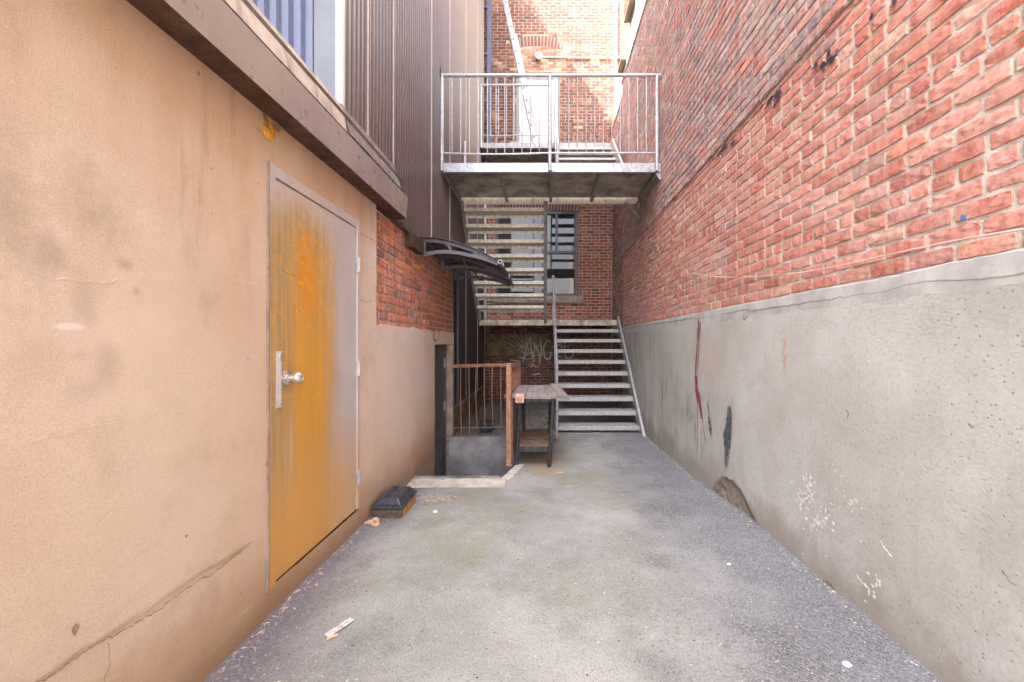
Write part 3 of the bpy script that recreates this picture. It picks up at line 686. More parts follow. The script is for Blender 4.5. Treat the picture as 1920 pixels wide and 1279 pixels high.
ribbed('ribbed_cladding', M['clad'], 6.302, 9.75, G(1.601), TOP, XC, CB)
for y_ in (3.30, 3.86, 5.17, 6.18, 7.45, 8.75):
    z0_ = G(1.17) if y_ < 6.3 else G(-1.0)
    MB().box(XC-.01, XC+.019, y_-.009, y_+.009, z0_, TOP-.02).build('seam_strip', M['seam'], CB)
MB().box(XC-.16, XC-.004, 6.32, 10.2, -.8, G(-1.03)).box(XC-.16, XC-.0, 6.32, 9.8, G(-1.03), G(-1.02)).build('footing_wall', M['footing'], CB)
box('base_angle', M['galv_dull'], CB, XC, XC+.03, 6.33, 9.7, G(-1.045), G(-1.015))
box('corner_trim', M['pale_trim'], CB, -1.505, XC+.004, YC-.03, YC, 2.93, TOP, bevel=.003)
box('corner_panel', M['blue_panel'], CB, -1.66, -1.506, YC-.026, YC, 2.93, TOP)
prof = []; x_ = -1.66
while x_ > -6:
    for t, q in ((0,-.02),(.42,-.02),(.50,.028),(.92,.028),(1,-.02)): prof.append((x_ - t*.0875, YC-.02+q))
    x_ -= .0875
n_ = len(prof); me = bpy.data.meshes.new('cs'); me.from_pydata([(a,b,2.93) for a,b in prof]+[(a,b,TOP) for a,b in prof], [], [(i,i+1,n_+i+1,n_+i) for i in range(n_-1)]); me.update()
link('corrugated_wall', me, M['sky_tint_sheet'], CB)
box('wall_core', M['mass'], CB, -9, XC-.17, YC+.03, 14, -.9, TOP-.05)
box('wall_infill', M['mass'], CB, XC-.17, XC-.006, YC+.03, 9.7, G(1.2), TOP-.05)
box('parapet_cap', M['brown_fascia'], CB, -9, XC+.03, YC-.03, 14, TOP-.05, TOP)
box('unseen_sun_block', M['mass'], CB, -9, -2.9, -4.5, 2.9, 2.94, G(12.3))  # unseen mass added to keep the sun off the right wall
box('balcony_flashing', M['brown_fascia'], CB, XC+.012, XC+.022, 5.62, 5.70, G(3.7), G(3.84))
# glazed slot and steel post next to the rear wall
box('side_window', M['glass'], CB, XC-.02, XC+.0, 9.76, 10.28, G(3.4), TOP-.3)
sp = MB().box(XC+.06, XC+.16, 9.90, 9.98, G(4.45), G(9.5))
for h_ in (5.9, 7.05, 8.2): sp.box(XC-.0, XC+.06, 9.90, 9.96, G(h_), G(h_)+.06)
sp.build('steel_post', M['post_blue'], CB)
MB().tube([(-1.40,9.62,G(.56)),(-1.40,9.62,G(4.3))], .034, 12).build('downpipe', M['pale_trim'], CB)
MB().tube([(-1.37,6.42,G(-1.0)),(-1.37,6.42,G(1.1))], .022, 10).build('conduit', M['frame_brown'], CB)
# ------------------------------------------------------------------ right: long brick wall on a cast concrete base
RB = thing('brick_building', 'long red brick building on a pale concrete base along the right side', 'building', (3, 4, 0))
HB, HS, HT = .322, 1.83, 5.44
YE = 8.52
def topc(y): return G(HB) + .012*mn.noise(Vector((y*2.2, 0, 0))) + .006*mn.noise(Vector((y*13, 0, 4)))
SPY = [3.10,3.27,3.36,3.43,3.56,3.66,3.79,3.88,3.98]; SPZ = [-.06,.078,.13,.166,.185,.175,.13,.05,-.06]
def spall_in(y, z):
    if not 3.1 < y < 3.98: return 0.0
    zc = float(np.interp(y, SPY, SPZ)) + .022*mn.noise(Vector((y*14, 0, 3))) + .010*mn.noise(Vector((y*40, 0, 3)))
    if z > zc: return 0.0
    return .022 + .016*mn.noise(Vector((y*16, z*16, 3))) + .008*mn.noise(Vector((y*50, z*50, 3)))
def cx(y, z): return spall_in(y, z) + XR + .006*mn.noise(Vector((y*.9, z*1.1, 8))) + .0012*mn.noise(Vector((y*7, z*9, 2))) - .0
ysr = lin(.8, 3.06, .04) + lin(3.08, 4.0, .012) + lin(4.04, YE, .04)
zsr = [-.14] + lin(-.10, .24, .012) + lin(.28, G(HB)-.10, .05)
sheet('concrete_base', M['concrete'], RB, lambda y, z: (cx(y, z), y, z), ysr, zsr)
ca = MB()
for a, b in zip(ysr, ysr[1:]):
    lo = lambda y: G(HB) - .075 - .035*mn.noise(Vector((y*3.1, 3, 0))) - .016*mn.noise(Vector((y*17, 3, 0))) + .035*min(1, max(0, (y-2)/4))
    ca.add([(cx(a,1.6),a,G(HB)-.12),(cx(b,1.6),b,G(HB)-.12),(cx(b,1.6)-.001,b,lo(b)),(cx(a,1.6)-.001,a,lo(a)),
            (XR-.003,b,lo(b)+.006),(XR-.003,a,lo(a)+.006),(XR-.002,b,topc(b)-.006),(XR-.002,a,topc(a)-.006),(XR+.004,b,topc(b)),(XR+.004,a,topc(a)),(XR+.05,b,topc(b)),(XR+.05,a,topc(a))],
           [(0,1,2,3),(3,2,4,5),(5,4,6,7),(7,6,8,9),(9,8,10,11)])
M['band'] = flat('smooth_grey_mortar_band', (.46,.46,.46), .92, 0, .2, 6, .35, 50, dirt=(.33,.31,.29,.4))
ca.build('mortar_band', M['band'], RB, smooth=False)
box('mortar_bed', M['mortar'], RB, XR+.007, XR+.3, -1, YE-.004, G(.2), G(HS)-.001)
box('upper_mortar_bed', M['mortar_old'], RB, XR-.008, XR+.3, -1, YE-.004, G(HS)+.0, G(HT)-.02)
bricks('brick_wall', (XR, .55, G(HB)), (0,1,0), (-1,0,0), YE-.55, G(HB)+.006, G(HS)+.002, M['brick'], RB, RED, 11, course=.0768, joint=.0115, deep=.011, dense=lambda u: u < 3.2, jit=.0024)
bricks('upper_brick_wall', (XR-.014, .9, G(HS)), (0,1,0), (-1,0,0), YE-.9, G(HS)+.008, G(HT), M['brick_old'], RB, OLD+[(c_, w_*.25) for c_, w_ in RED], 12, course=.0768, joint=.012, deep=.016, dense=lambda u: u < 2.2, jit=.0022)
box('behind_wall', M['mortar'], RB, XR+.0, XR+.3, -4.5, .8, -.1, G(HT)-.02)
# recessed length next to the fire escape
XQ = 1.742
box('recess_mortar', M['mortar_old'], RB, XQ+.008, XQ+.3, YE, YB+.3, -.2, G(HT)-.02)
bricks('recessed_brick_wall', (XQ, YE, -.12), (0,1,0), (-1,0,0), YB-YE, -.1, G(HT), M['brick_old'], RB, OLD+REAR, 13, course=.0768)
bricks('brick_return', (XR, YE, G(HB)), (1,0,0), (0,1,0), .3, G(HB), G(HT), M['brick_old'], RB, OLD, 14, course=.0768)
box('wall_core', M['mass'], RB, XR+.055, 7, -4.5, YE-.006, -.9, G(HT)-.03)
box('rear_core', M['mass'], RB, XQ+.03, 7, YE, 14, -.9, G(HT)-.03)
box('coping', M['band'], RB, XR-.03, XR+.5, -4.5, YE+.01, G(HT), G(HT)+.05)
box('recess_coping', M['band'], RB, XQ-.02, XR+.5, YE+.012, YB, G(HT)-.005, G(HT)+.045)
# white rendered upper storey standing on it, with deep window reveals
UW = box('white_upper_storey', M['white_wall'], RB, XR+.16, 7, 4, 14, G(HT)-.02, G(11.5))
for (a, b, c_, d) in ((7.95, 8.55, 6.75, 8.2), (8.85, 9.35, 6.2, 7.7)):
    wn = MB().box(XR+.03, XR+.159, a, b, G(c_), G(d)).build('window_frame', M['tan_frame'], RB, .004)
    box('window_pane', M['glass'], wn, XR+.025, XR+.0295, a+.06, b-.06, G(c_)+.06, G(d)-.06)
# tar marks along the step in the brickwork, paint splashes, plaster smears
def onright(px, py, off=.02):
    y = F*XR/(px-1020); return Vector((XR-off, y, G((643-py)/F*y)))
def rscr(mb, pl_, wd, off=.018, n=5, seed=1, amp=.003):
    P = catmull([onright(px, py, off) for px, py in pl_], n); r = random.Random(seed)
    P = [p + Vector((0, r.uniform(-amp,amp), r.uniform(-amp,amp))) for p in P]
    ribbon(mb, P, [wd*r.uniform(.5,1.3)*(.3 if i in (0, len(P)-1) else 1) for i in range(len(P))], (-1,0,0))
def blob(mb, c_, ry, rz, seed, n=22, rough=.5):
    r = random.Random(seed); pts = []
    for i in range(n):
        t = 2*math.pi*i/n; k_ = 1 + rough*mn.noise(Vector((math.cos(t)*2.1+seed*3.7, math.sin(t)*2.1, seed))) + r.uniform(-.12,.12)
        pts.append(Vector(c_) + Vector((0, math.cos(t)*ry*k_, math.sin(t)*rz*k_)))
    cen = sum(pts, Vector())/n; mb.add(pts + [cen], [(i, (i+1)%n, n) for i in range(n)])
tm = MB()
for i, (px, py, ry, rz) in enumerate(((1358,278,.10,.030),(1375,268,.07,.02),(1444,190,.07,.03),(1460,178,.05,.045),(1455,198,.03,.02),(1560,112,.05,.030),(1545,122,.03,.035),(1556,100,.02,.03),(1530,124,.03,.02),(1637,32,.018,.02),(1680,3,.02,.02),(1348,292,.05,.02),(1490,60,.02,.015))):
    blob(tm, onright(px, py, .0085), ry*.8, rz*.7, i+1, rough=1.1)
    for q in range(3):
        c_ = onright(px, py, .0085) + Vector((0, rnd.uniform(-1,1)*ry, rnd.uniform(-1,1)*rz*.9)); blob(tm, c_, ry*.22, rz*.3, i*5+q+30, 12, 1.1)
pieces(tm, 'tar_mark', M['tar'], RB)
bp = MB()
for i, (px, py, r_) in enumerate(((1808,408,.010),(1530,440,.008),(1585,438,.005),(1625,463,.006),(1585,505,.005),(1550,500,.006),(1622,478,.004))):
    blob(bp, onright(px, py, .0045), r_, r_*1.1, i+60, 14, 1.0)
pieces(bp, 'blue_spray_mark', M['blue_paint'], RB)
rd = MB()
rscr(rd, [(1312,597),(1309,640),(1306,690),(1306,715)], .030, .010, seed=3, amp=.002); rscr(rd, [(1315,597),(1312,660),(1309,700)], .015, .011, seed=4)
rscr(rd, [(1307,705),(1308,730),(1315,762),(1318,787)], .075, .011, seed=5, amp=.004); rscr(rd, [(1308,730),(1310,790),(1309,860)], .014, .010, seed=6, n=8)
rscr(rd, [(1318,785),(1322,815),(1327,830)], .014, .010, seed=7); rscr(rd, [(1303,600),(1303,680)], .008, .010, seed=8); rscr(rd, [(1316,800),(1318,845),(1316,865)], .012, .010, seed=9)
rscr(rd, [(1395,592),(1398,600),(1403,593)], .012, .010, seed=9)
pieces(rd, 'red_paint_drip', M['red_paint'], RB)
bk = MB()
P = [(1370,760),(1371,775),(1369,795),(1366,815),(1366,840),(1364,862),(1363,880)]
PP = [onright(a, b, .011) for a, b in P]; W_ = [.035,.07,.085,.13,.10,.06,.03]
PP = catmull(PP, 5); WW = [np.interp(i/5, range(7), W_)*rnd.uniform(.85,1.15) for i in range(len(PP))]

for q in range(16):
    f_ = (q+.5)/16-.5; i0 = int(rnd.uniform(0, 5+abs(f_)*14)); i1 = len(PP)-int(rnd.uniform(0, 9+abs(f_)*10))
    if i1-i0 < 4: continue
    ribbon(bk, [PP[i]+Vector((-.0004*q, WW[i]*f_*1.05+rnd.uniform(-.002,.002), rnd.uniform(-.004,.004))) for i in range(i0,i1)], [WW[i]/11*rnd.uniform(.6,1.4) for i in range(i0,i1)], (-1,0,0))
bk.build('black_paint_smear', M['black_paint'], RB); bk = MB(); rscr(bk, [(1330,780),(1333,800),(1334,815)], .05, .010, seed=12); rscr(bk, [(1328,755),(1331,775)], .02, .010, seed=13)
pieces(bk, 'black_paint_smear', M['black_paint'], RB)
spb = MB()     # broken-out concrete at the foot of the wall
pp = [(1336,917),(1342,905),(1350,897),(1362,897),(1374,906),(1385,916),(1394,935),(1403,950),(1412,962),(1421,976)]
def spall(off, sh):
    top_ = [onright(a, b+sh, off) for a, b in pp]; bot = [Vector((p.x, p.y, -.13)) for p in top_]; return top_, bot
t_, b_ = spall(.007, 2); n_ = len(t_)
spb.add(t_ + b_, [(i, i+1, n_+i+1, n_+i) for i in range(n_-1)])

edge = MB(); rscr(edge, [(1552,1090),(1560,1096),(1567,1104)], .02, .012, seed=22)
rscr(edge, [(1590,770-2),(1594,775),(1592,785)], .008, .011, seed=23); rscr(edge, [(1820,795),(1828,805)], .005, .011, seed=24); rscr(edge, [(1885,1070),(1898,1090),(1912,1098)], .006, .011, seed=25)
pieces(edge, 'wall_crack', M['crack'], RB)
wf = MB()
for (px, py, dx, dy) in ((1610,1078,26,28),(1655,1012,22,32)): rscr(wf, [(px,py),(px+dx*.4,py+dy*.5),(px+dx,py+dy)], .008, .012, seed=px, amp=.003)
for i in range(46):
    px = rnd.gauss(1555, 34); py = rnd.gauss(950, 36); q = onright(px, py, .012); blob(wf, q, rnd.uniform(.003,.009), rnd.uniform(.003,.008), i+200, 10, .9)
for (cx0, cy0, sx, sy, n0) in ((1516,922,9,14,34), (1540,975,16,10,34), (1506,938,7,10,18), (1608,942,6,4,6), (1640,1100,8,14,12)):
    for i in range(n0):
        q = onright(rnd.gauss(cx0, sx), rnd.gauss(cy0, sy), .012+rnd.uniform(0,.004)); blob(wf, q, rnd.uniform(.004,.014), rnd.uniform(.004,.012), i+int(cx0), 12, 1.1)
wf.build('plaster_crumb', flat('white_plaster', (.78,.75,.72), .9), RB)['kind'] = 'stuff'
# cable along the wall
cb = MB(); cpts = [onright(1303,513,.022), onright(1345,519,.024), onright(1400,520,.024), onright(1460,516,.024), onright(1530,508,.024), onright(1620,490,.024), onright(1715,469,.024), onright(1810,450,.024), onright(1925,431,.024)]
cpts.append(cpts[-1] + Vector((0,-.6,-.06)))
cb.tube(catmull(cpts, 6), .0035, 8)
tag(cb.build('wall_cable', M['cable'], None), 'thin pinkish white cable strung along the right brick wall', 'cable')
cc = MB().tube([(XQ-.03,YB-.03,G(-.9)),(XQ-.03,YB-.03,G(2.4))], .011, 8)
tag(cc.build('wall_conduit', M['galv_dull'], None), 'thin vertical conduit in the rear right corner beneath the platform', 'conduit')

# ------------------------------------------------------------------ rear brick wall
RE = thing('rear_brick_building', 'rear brick building closing the alley behind the fire escape', 'building', (0, 11, 0))
WX0, WX1, WZ0, WZ1 = -1.24, .875, G(1.20), G(3.38)
DX0, DX1, DZT = -.70, .37, G(6.90)
x0 = -1.50; U0 = x0
def isarch(u, z):
    x = u + U0
    # rowlock arch over the white door and over the window
    for (cx_, zb, hw, hh) in ((-.17, 7.55, .68, .30), (-.18, 3.38, 1.1, .22)):
        t = (x-cx_)/hw
        if abs(t) < 1 and G(zb) - .10*t*t < z < G(zb+hh) - .14*t*t: return True
    return False
hol = [(WX0-U0, WX1-U0, WZ0, WZ1), (DX0-U0, DX1-U0, G(4.4), DZT)]
box('mortar_bed', M['mortar_left'], RE, -3, WX0, YB+.009, YB+.25, 1.861, G(3.98))
MB().box(-3, 2.2, YB+.0085, YB+.25, -.3, 1.86).build('shaded_mortar_bed', M['footing'], RE)  # dark bed, carries the painted shade under the landing
mbd = MB().box(WX1, 2.2, YB+.009, YB+.25, 1.861, G(3.98)).box(WX0, WX1, YB+.009, YB+.25, 1.861, WZ0).box(WX0, WX1, YB+.009, YB+.25, WZ1, G(3.98))
mbd.build('lower_mortar_bed', M['mortar_left'], RE)
mb2 = MB().box(-3, DX0, YB+.0088, YB+.25, G(3.98), G(12)).box(DX1, 1.82, YB+.0088, YB+.25, G(3.98), G(12)).box(DX0, DX1, YB+.0088, YB+.25, DZT, G(12)).box(DX0, DX1, YB+.0088, YB+.25, G(3.98), G(4.4))
M['mortar_lime'] = mortar_mat('mortar_lime', (.40,.33,.27), (.30,.24,.18), (.22,.15,.11))
mb2.build('upper_mortar_bed', M['mortar_lime'], RE)
bricks('shaded_rear_bricks', (U0, YB, -.2), (1,0,0), (0,-1,0), 3.3, -.15, 1.86, M['brick_soot'], RE, [((c_[0]*.6,c_[1]*.65,c_[2]*.7),w_) for c_,w_ in REAR], 25, course=.0775)  # palette darkened for the landing's shade as well as dirt
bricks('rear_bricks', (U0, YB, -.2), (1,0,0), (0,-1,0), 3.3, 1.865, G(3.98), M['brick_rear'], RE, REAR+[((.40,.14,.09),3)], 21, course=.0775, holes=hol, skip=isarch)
PALE_BRICK = [((.34,.17,.11),3), ((.42,.30,.22),2), ((.28,.10,.06),3)]
pale_spot = lambda u, z: (DZT < z < G(7.52) and -.80 < u+U0 < .62) or mn.noise(Vector((u*2.3, z*2.3, 9))) > .42  # paler bricks above the door and in random patches
bricks('upper_rear_bricks', (U0, YB, G(3.985)), (1,0,0), (0,-1,0), 3.3, G(3.985), G(11.5), M['brick_rear'], RE, [((c_[0]*.46,c_[1]*.46,c_[2]*.46),w_) for c_,w_ in REAR]+[((.14,.048,.034),7), ((.22,.09,.065),2)], 22, course=.0775, holes=hol, skip=isarch, alt=lambda u, z: PALE_BRICK if pale_spot(u, z) else None)
for (cx_, zb, hw, hh) in ((-.17, 7.55, .66, .28), (-.18, 3.38, 1.08, .20)):
    ar = MB(); n_ = int(2*hw/.078)
    for i in range(n_):
        t = -1 + 2*(i+.5)/n_; x = cx_ + t*hw; ang = t*.22; zc = G(zb) - .10*t*t + .01
        d = Vector((math.sin(ang), 0, math.cos(ang))); s_ = Vector((math.cos(ang), 0, -math.sin(ang)))*.031
        b0 = Vector((x, YB-.002, zc)); 
        P = [b0 - s_, b0 + s_, b0 + s_ + d*hh*.92, b0 - s_ + d*hh*.92]
        ar.hexa([P[0]+Vector((0,.02,0)), P[1]+Vector((0,.02,0)), P[1], P[0], P[3]+Vector((0,.02,0)), P[2]+Vector((0,.02,0)), P[2], P[3]])
    ao = ar.build('brick_arch', M['brick_rear'], RE, .002)
    cal = ao.data.color_attributes.new('Col', 'FLOAT_COLOR', 'POINT'); n_ = len(ao.data.vertices); arr = np.ones((n_,4), dtype=np.float32)
    for i in range(n_//8): arr[i*8:(i+1)*8,:3] = [q*.5 for q in pick(REAR, rnd)]
    cal.data.foreach_set('color', arr.ravel())
box('wall_core', M['mass'], RE, -3, 6, YB+.26, 14, -.9, G(12))
box('infill', M['cement'], RE, -1.45, .14, YB-.006, YB+.0, G(-.30), G(.24))
# white door with frame, on the upper landing
dr2 = box('white_door', M['white_door'], RE, DX0+.07, DX1-.13, YB+.05, YB+.09, G(4.4), DZT-.16, bevel=.003)
MB().box(DX0, DX0+.07, YB+.02, YB+.12, G(4.4), DZT).box(DX1-.13, DX1, YB+.03, YB+.12, G(4.4), DZT).box(DX0, DX1, YB+.02, YB+.12, DZT-.16, DZT-.03).build('door_frame', M['blue_panel'], dr2)
box('door_lintel', M['stone'], dr2, DX0-.02, DX1+.02, YB-.01, YB+.12, DZT-.028, DZT+.03)
box('letter_handle', M['steel'], dr2, DX0+.10, DX0+.13, YB+.02, YB+.05, G(5.4), G(5.6))
lm = MB(); lathe(lm, (-.13, YB, G(7.23)), (0,-1,0), [(0,.07),(.05,.075),(.10,.10),(.13,.10),(.14,.06),(.12,.0001)], 16)
tag(lm.build('wall_lamp', M['galv_dull'], None), 'round unlit grey lamp on the rear wall above the white door', 'lamp')
tag(MB().tube([(-.05,YB-.025,G(7.26)),(1.0,YB-.025,G(7.24)),(1.7,YB-.025,G(7.24))], .018, 8).build('lamp_conduit', M['cable'], None), 'pale horizontal conduit running right from the lamp above the white door', 'conduit')
# window: left sash, blue-grey mullion, right sash
wf_ = MB().box(WX0, WX0+.07, YB+.04, YB+.12, WZ0, WZ1).box(WX1-.10, WX1, YB+.03, YB+.12, WZ0, WZ1).box(WX0+.07, WX1-.10, YB+.03, YB+.12, WZ1-.09, WZ1).box(WX0+.07, WX1-.10, YB+.03, YB+.12, WZ0, WZ0+.06).box(-.28, -.02, YB+.02, YB+.12, WZ0+.06, WZ1-.09)
wf_.box(-.02, WX1-.10, YB+.03, YB+.12, G(2.28), G(2.35)).box(-.02+.31, .36, YB+.04, YB+.12, G(2.35), WZ1-.09)
WN = wf_.build('window_frame', M['frame_brown'], RE, .004)
box('mullion_cover', M['blue_panel'], WN, -.24, -.06, YB+.010, YB+.0195, WZ0+.06, WZ1-.09)
box('window_pane', M['glass'], WN, WX0+.07, WX1-.10, YB+.09, YB+.1, WZ0+.06, WZ1-.09)
box('window_sill', M['stone'], RE, WX0-.06, WX1+.12, YB-.06, YB+.1, WZ0-.19, WZ0-.004, bevel=.01)
box('window_head', M['frame_brown'], RE, WX0, WX1, YB+.02, YB+.11, WZ1, WZ1+.1)
# graffiti on the rear wall under the landing
def onback(px, py): return Vector(((px-1020)/F*(YB-.012), YB-.012, G((643-py)/F*YB)))
gf = MB()
def bst(pts, wd=.030, n=6):
    P = catmull([onback(a+rnd.uniform(-2.2,2.2), b+rnd.uniform(-2.2,2.2)) for a, b in pts], n); ribbon(gf, P, [wd*(.6+.5*math.sin(math.pi*i/len(P)))*rnd.uniform(.9,1.1) for i in range(len(P))], (0,-1,0))
bst([(981,680),(986,655),(993,633),(996,632),(998,655),(1000,680)], .035); bst([(976,657),(990,664),(1003,661)], .025); bst([(970,662),(972,652),(980,652)], .015)
bst([(1001,676),(1001,655),(1002,640),(1008,660),(1014,682)], .035); bst([(1014,682),(1013,655),(1014,632)], .030)
bst([(1032,640),(1024,640),(1020,655),(1023,673),(1032,674),(1034,661),(1028,660)], .035)
bst([(1044,664),(1055,658),(1048,648),(1042,656),(1046,668),(1056,669)], .028); bst([(1061,640),(1061,668),(1070,668),(1078,660),(1074,650)], .028)
bst([(990,682),(996,686),(1001,682),(1005,688),(1010,684)], .022)
for i in range(9):
    a = rad(18 + i*14); bst([(985,652),(985-30*math.cos(a)*.6,652-22*math.sin(a)*.7),(985-40*math.cos(a),652-34*math.sin(a))], .012, 3)

for q in ([(978,650),(992,640),(1008,650),(1020,640)], [(972,668),(990,672),(1010,668),(1028,672)], [(1036,652),(1048,640),(1060,650),(1075,642)], [(984,640),(990,655),(984,668),(975,672)]): bst(q, .014)
bst([(952,700),(965,704)], .03); bst([(1000,702),(1014,702)], .04); bst([(958,676),(974,677)], .03)
pieces(gf, 'graffiti_stroke', M['white_paint'], RE)
pb = MB(); 
pb.box(-1.0,-.62,YB-.10,YB-.03,G(-1.52),G(-1.28)); 
tag(box('wall_plank', M['raw_wood'], None, -1.02, .18, YB-.075, YB-.035, G(-1.40), G(-1.30), bevel=.004), 'pale horizontal plank lying against the foot of the rear wall', 'plank')
tag(box('floor_plank', M['shelf'], None, -1.0, .20, YB-.14, YB-.09, -.13, -.02, bevel=.004), 'brown timber lying on the ground before the pale plank', 'plank')

# ------------------------------------------------------------------ fire escape
FE = thing('fire_escape', 'galvanised steel fire escape with flights, landings and a railed platform', 'fire escape', (0, 8, 0))
PZ = G(2.53); PA, PB = 5.69, 7.0; PXL, PXR = -1.45, 1.635
pf = box('platform_deck', M['deck'], FE, PXL+.02, PXR-.02, PA+.02, PB-.02, PZ-.022, PZ-.004)
def channel(name, a, b, h, mat, par, z1, inward, th=.008, fl=.05):
    # C-section beam from a to b (x,y), web plus two flanges pointing inward
    a, b, q = Vector((*a, 0)), Vector((*b, 0)), Vector((*inward, 0)); m_ = MB(); e = (b-a)
    for (lo, hi, w_) in ((z1-h, z1, th), (z1-h, z1-h+th, fl), (z1-th, z1, fl)):
        off = 0 if w_ == th else th
        P = [a + q*off, b + q*off, b + q*w_, a + q*w_]
        m_.hexa([Vector((p.x,p.y,lo)) for p in P] + [Vector((p.x,p.y,hi)) for p in P])
    return m_.build(name, mat, par, .0015)
channel('front_beam', (PXL,PA), (PXR,PA), .128, M['galv'], pf, PZ, (0,1))
channel('rear_beam', (PXL,PB), (PXR,PB), .10, M['beige_steel'], pf, PZ-.02, (0,1), th=.008)
channel('side_beam', (PXL,PA+.02), (PXL,PB-.0), .12, M['galv_dull'], pf, PZ-.006, (1,0))
channel('side_beam', (PXR,PA+.02), (PXR,PB-.0), .12, M['galv_dull'], pf, PZ-.006, (-1,0))
for x_ in (-.655, .10, .80):
    MB().box(x_-.005, x_+.005, PA+.06, PB-.01, PZ-.10, PZ-.024).box(x_+.005, x_+.045, PA+.06, PB-.01, PZ-.10, PZ-.094).build('joist', M['galv_dull'], pf)
for (a, b) in ((PA-.02, PA+.14), (PB-.12, PB+.06)):
    MB().box(PXR-.07, XR-.014, a, b, PZ-.16, PZ-.152).box(XR-.024, XR-.014, a, b, PZ-.23, PZ-.16).prism([(PXR-.06,a+.01,PZ-.16),(XR-.026,a+.01,PZ-.16),(XR-.026,a+.01,PZ-.25)], (0,.008,0)).build('wall_bracket', M['galv'], pf)
MB().beam((1.40, PB-.03, PZ-.12), (XR-.02, PB-.03, PZ-.38), .04, .04).build('brace', M['galv_dull'], pf)
def bolt(mb, x, y, z, r=.009): lathe(mb, (x, y, z), (0,-1,0), [(0,r),(.008,r),(.010,r*.6),(.0101,.0001)], 8)
RT = G(3.755)
def railing(name, pts_x, y, ztop, zbot, zdeck, mat, post_r, bals, par, over=.02, right_over=None):
    m_ = MB()
    m_.tube([(pts_x[0]-over, y, ztop), (right_over or pts_x[-1]+over, y, ztop)], .0245, 12)
    o = m_.build(name, mat, par)
    for x_ in pts_x: MB().tube([(x_, y, zdeck-.125), (x_, y, ztop)], post_r, 12).build('post', mat, o)
    xs_ = [pts_x[0]] + [pts_x[0] + (pts_x[-1]-pts_x[0])*i/12 for i in range(1,12)] + [pts_x[-1]]
    def sag(x): 
        t = (x-pts_x[0])/(pts_x[-1]-pts_x[0]); return -.018*math.sin(math.pi*min(1,t/.5))*(t<.5)
    MB().tube([(x_, y, zbot + sag(x_)) for x_ in xs_], .013, 8).build('bottom_rail', mat, o)
    for x_ in bals: MB().tube([(x_, y, zbot+sag(x_)), (x_, y, ztop)], .0075, 8, caps=False).build('baluster', mat, o)
    return o
px2x = lambda p, y: (p-1020)/F*y
bal = [px2x(780+q/4, PA-.03) for q in (270,335,400,468,535,600,665,730,795,860,925,1075,1145,1210,1275,1340,1405,1470,1533,1597,1662,1727)]
rl = railing('platform_railing', [px2x(828.5,PA-.03), px2x(1031,PA-.03), px2x(1231.5,PA-.03)], PA-.03, G(3.74), G(2.655), PZ, M['galv'], .026, bal, FE, right_over=XR-.015)
fl_ = MB(); lathe(fl_, (XR-.02, PA-.03, G(3.74)), (-1,0,0), [(0,.05),(.008,.05),(.0085,.02)], 14); fl_.build('wall_flange', M['galv'], rl)
for px in (837, 1038, 1221):
    x_ = px2x(px, PA); m_ = MB().box(x_-.03, x_+.03, PA-.008, PA-.0005, PZ-.115, PZ-.01); bolt(m_, x_, PA-.008, PZ-.035); bolt(m_, x_, PA-.008, PZ-.09); m_.build('post_plate', M['galv'], rl)
# lower landing and upper landing
def landing(name, x0, x1, y0, y1, zt, mat, par, front_mats):
    o = box(name, mat, par, x0+.01, x1-.01, y0+.02, y1, zt-.016, zt-.002)
    channel('landing_beam', (x0,y0), (x1,y0), .12, front_mats, o, zt, (0,1))
    channel('landing_side_beam', (x0,y0+.01), (x0,y1), .10, M['galv_dull'], o, zt-.004, (1,0)); channel('landing_side_beam', (x1,y0+.01), (x1,y1), .10, M['galv_dull'], o, zt-.004, (-1,0))
    for i in range(1,4):
        x_ = x0+(x1-x0)*i/4; MB().box(x_-.004, x_+.004, y0+.06, y1-.02, zt-.085, zt-.017).build('joist', M['galv_dull'], o)
    return o
L1Z, L1Y = G(.50), 8.84
landing('lower_landing', -1.42, 1.62, L1Y, YB-.03, L1Z, M['deck'], FE, M['landing_steel'])
L2Z, L2Y = G(4.50), 9.10
landing('upper_landing', -1.42, 1.62, L2Y, YB-.03, L2Z, M['deck'], FE, M['galv_dull'])
for x_ in ():
    MB().box(x_-.035, x_+.035, L1Y+.1, L1Y+.17, -.15, L1Z-.125).build('landing_leg', M['galv_dull'], FE)
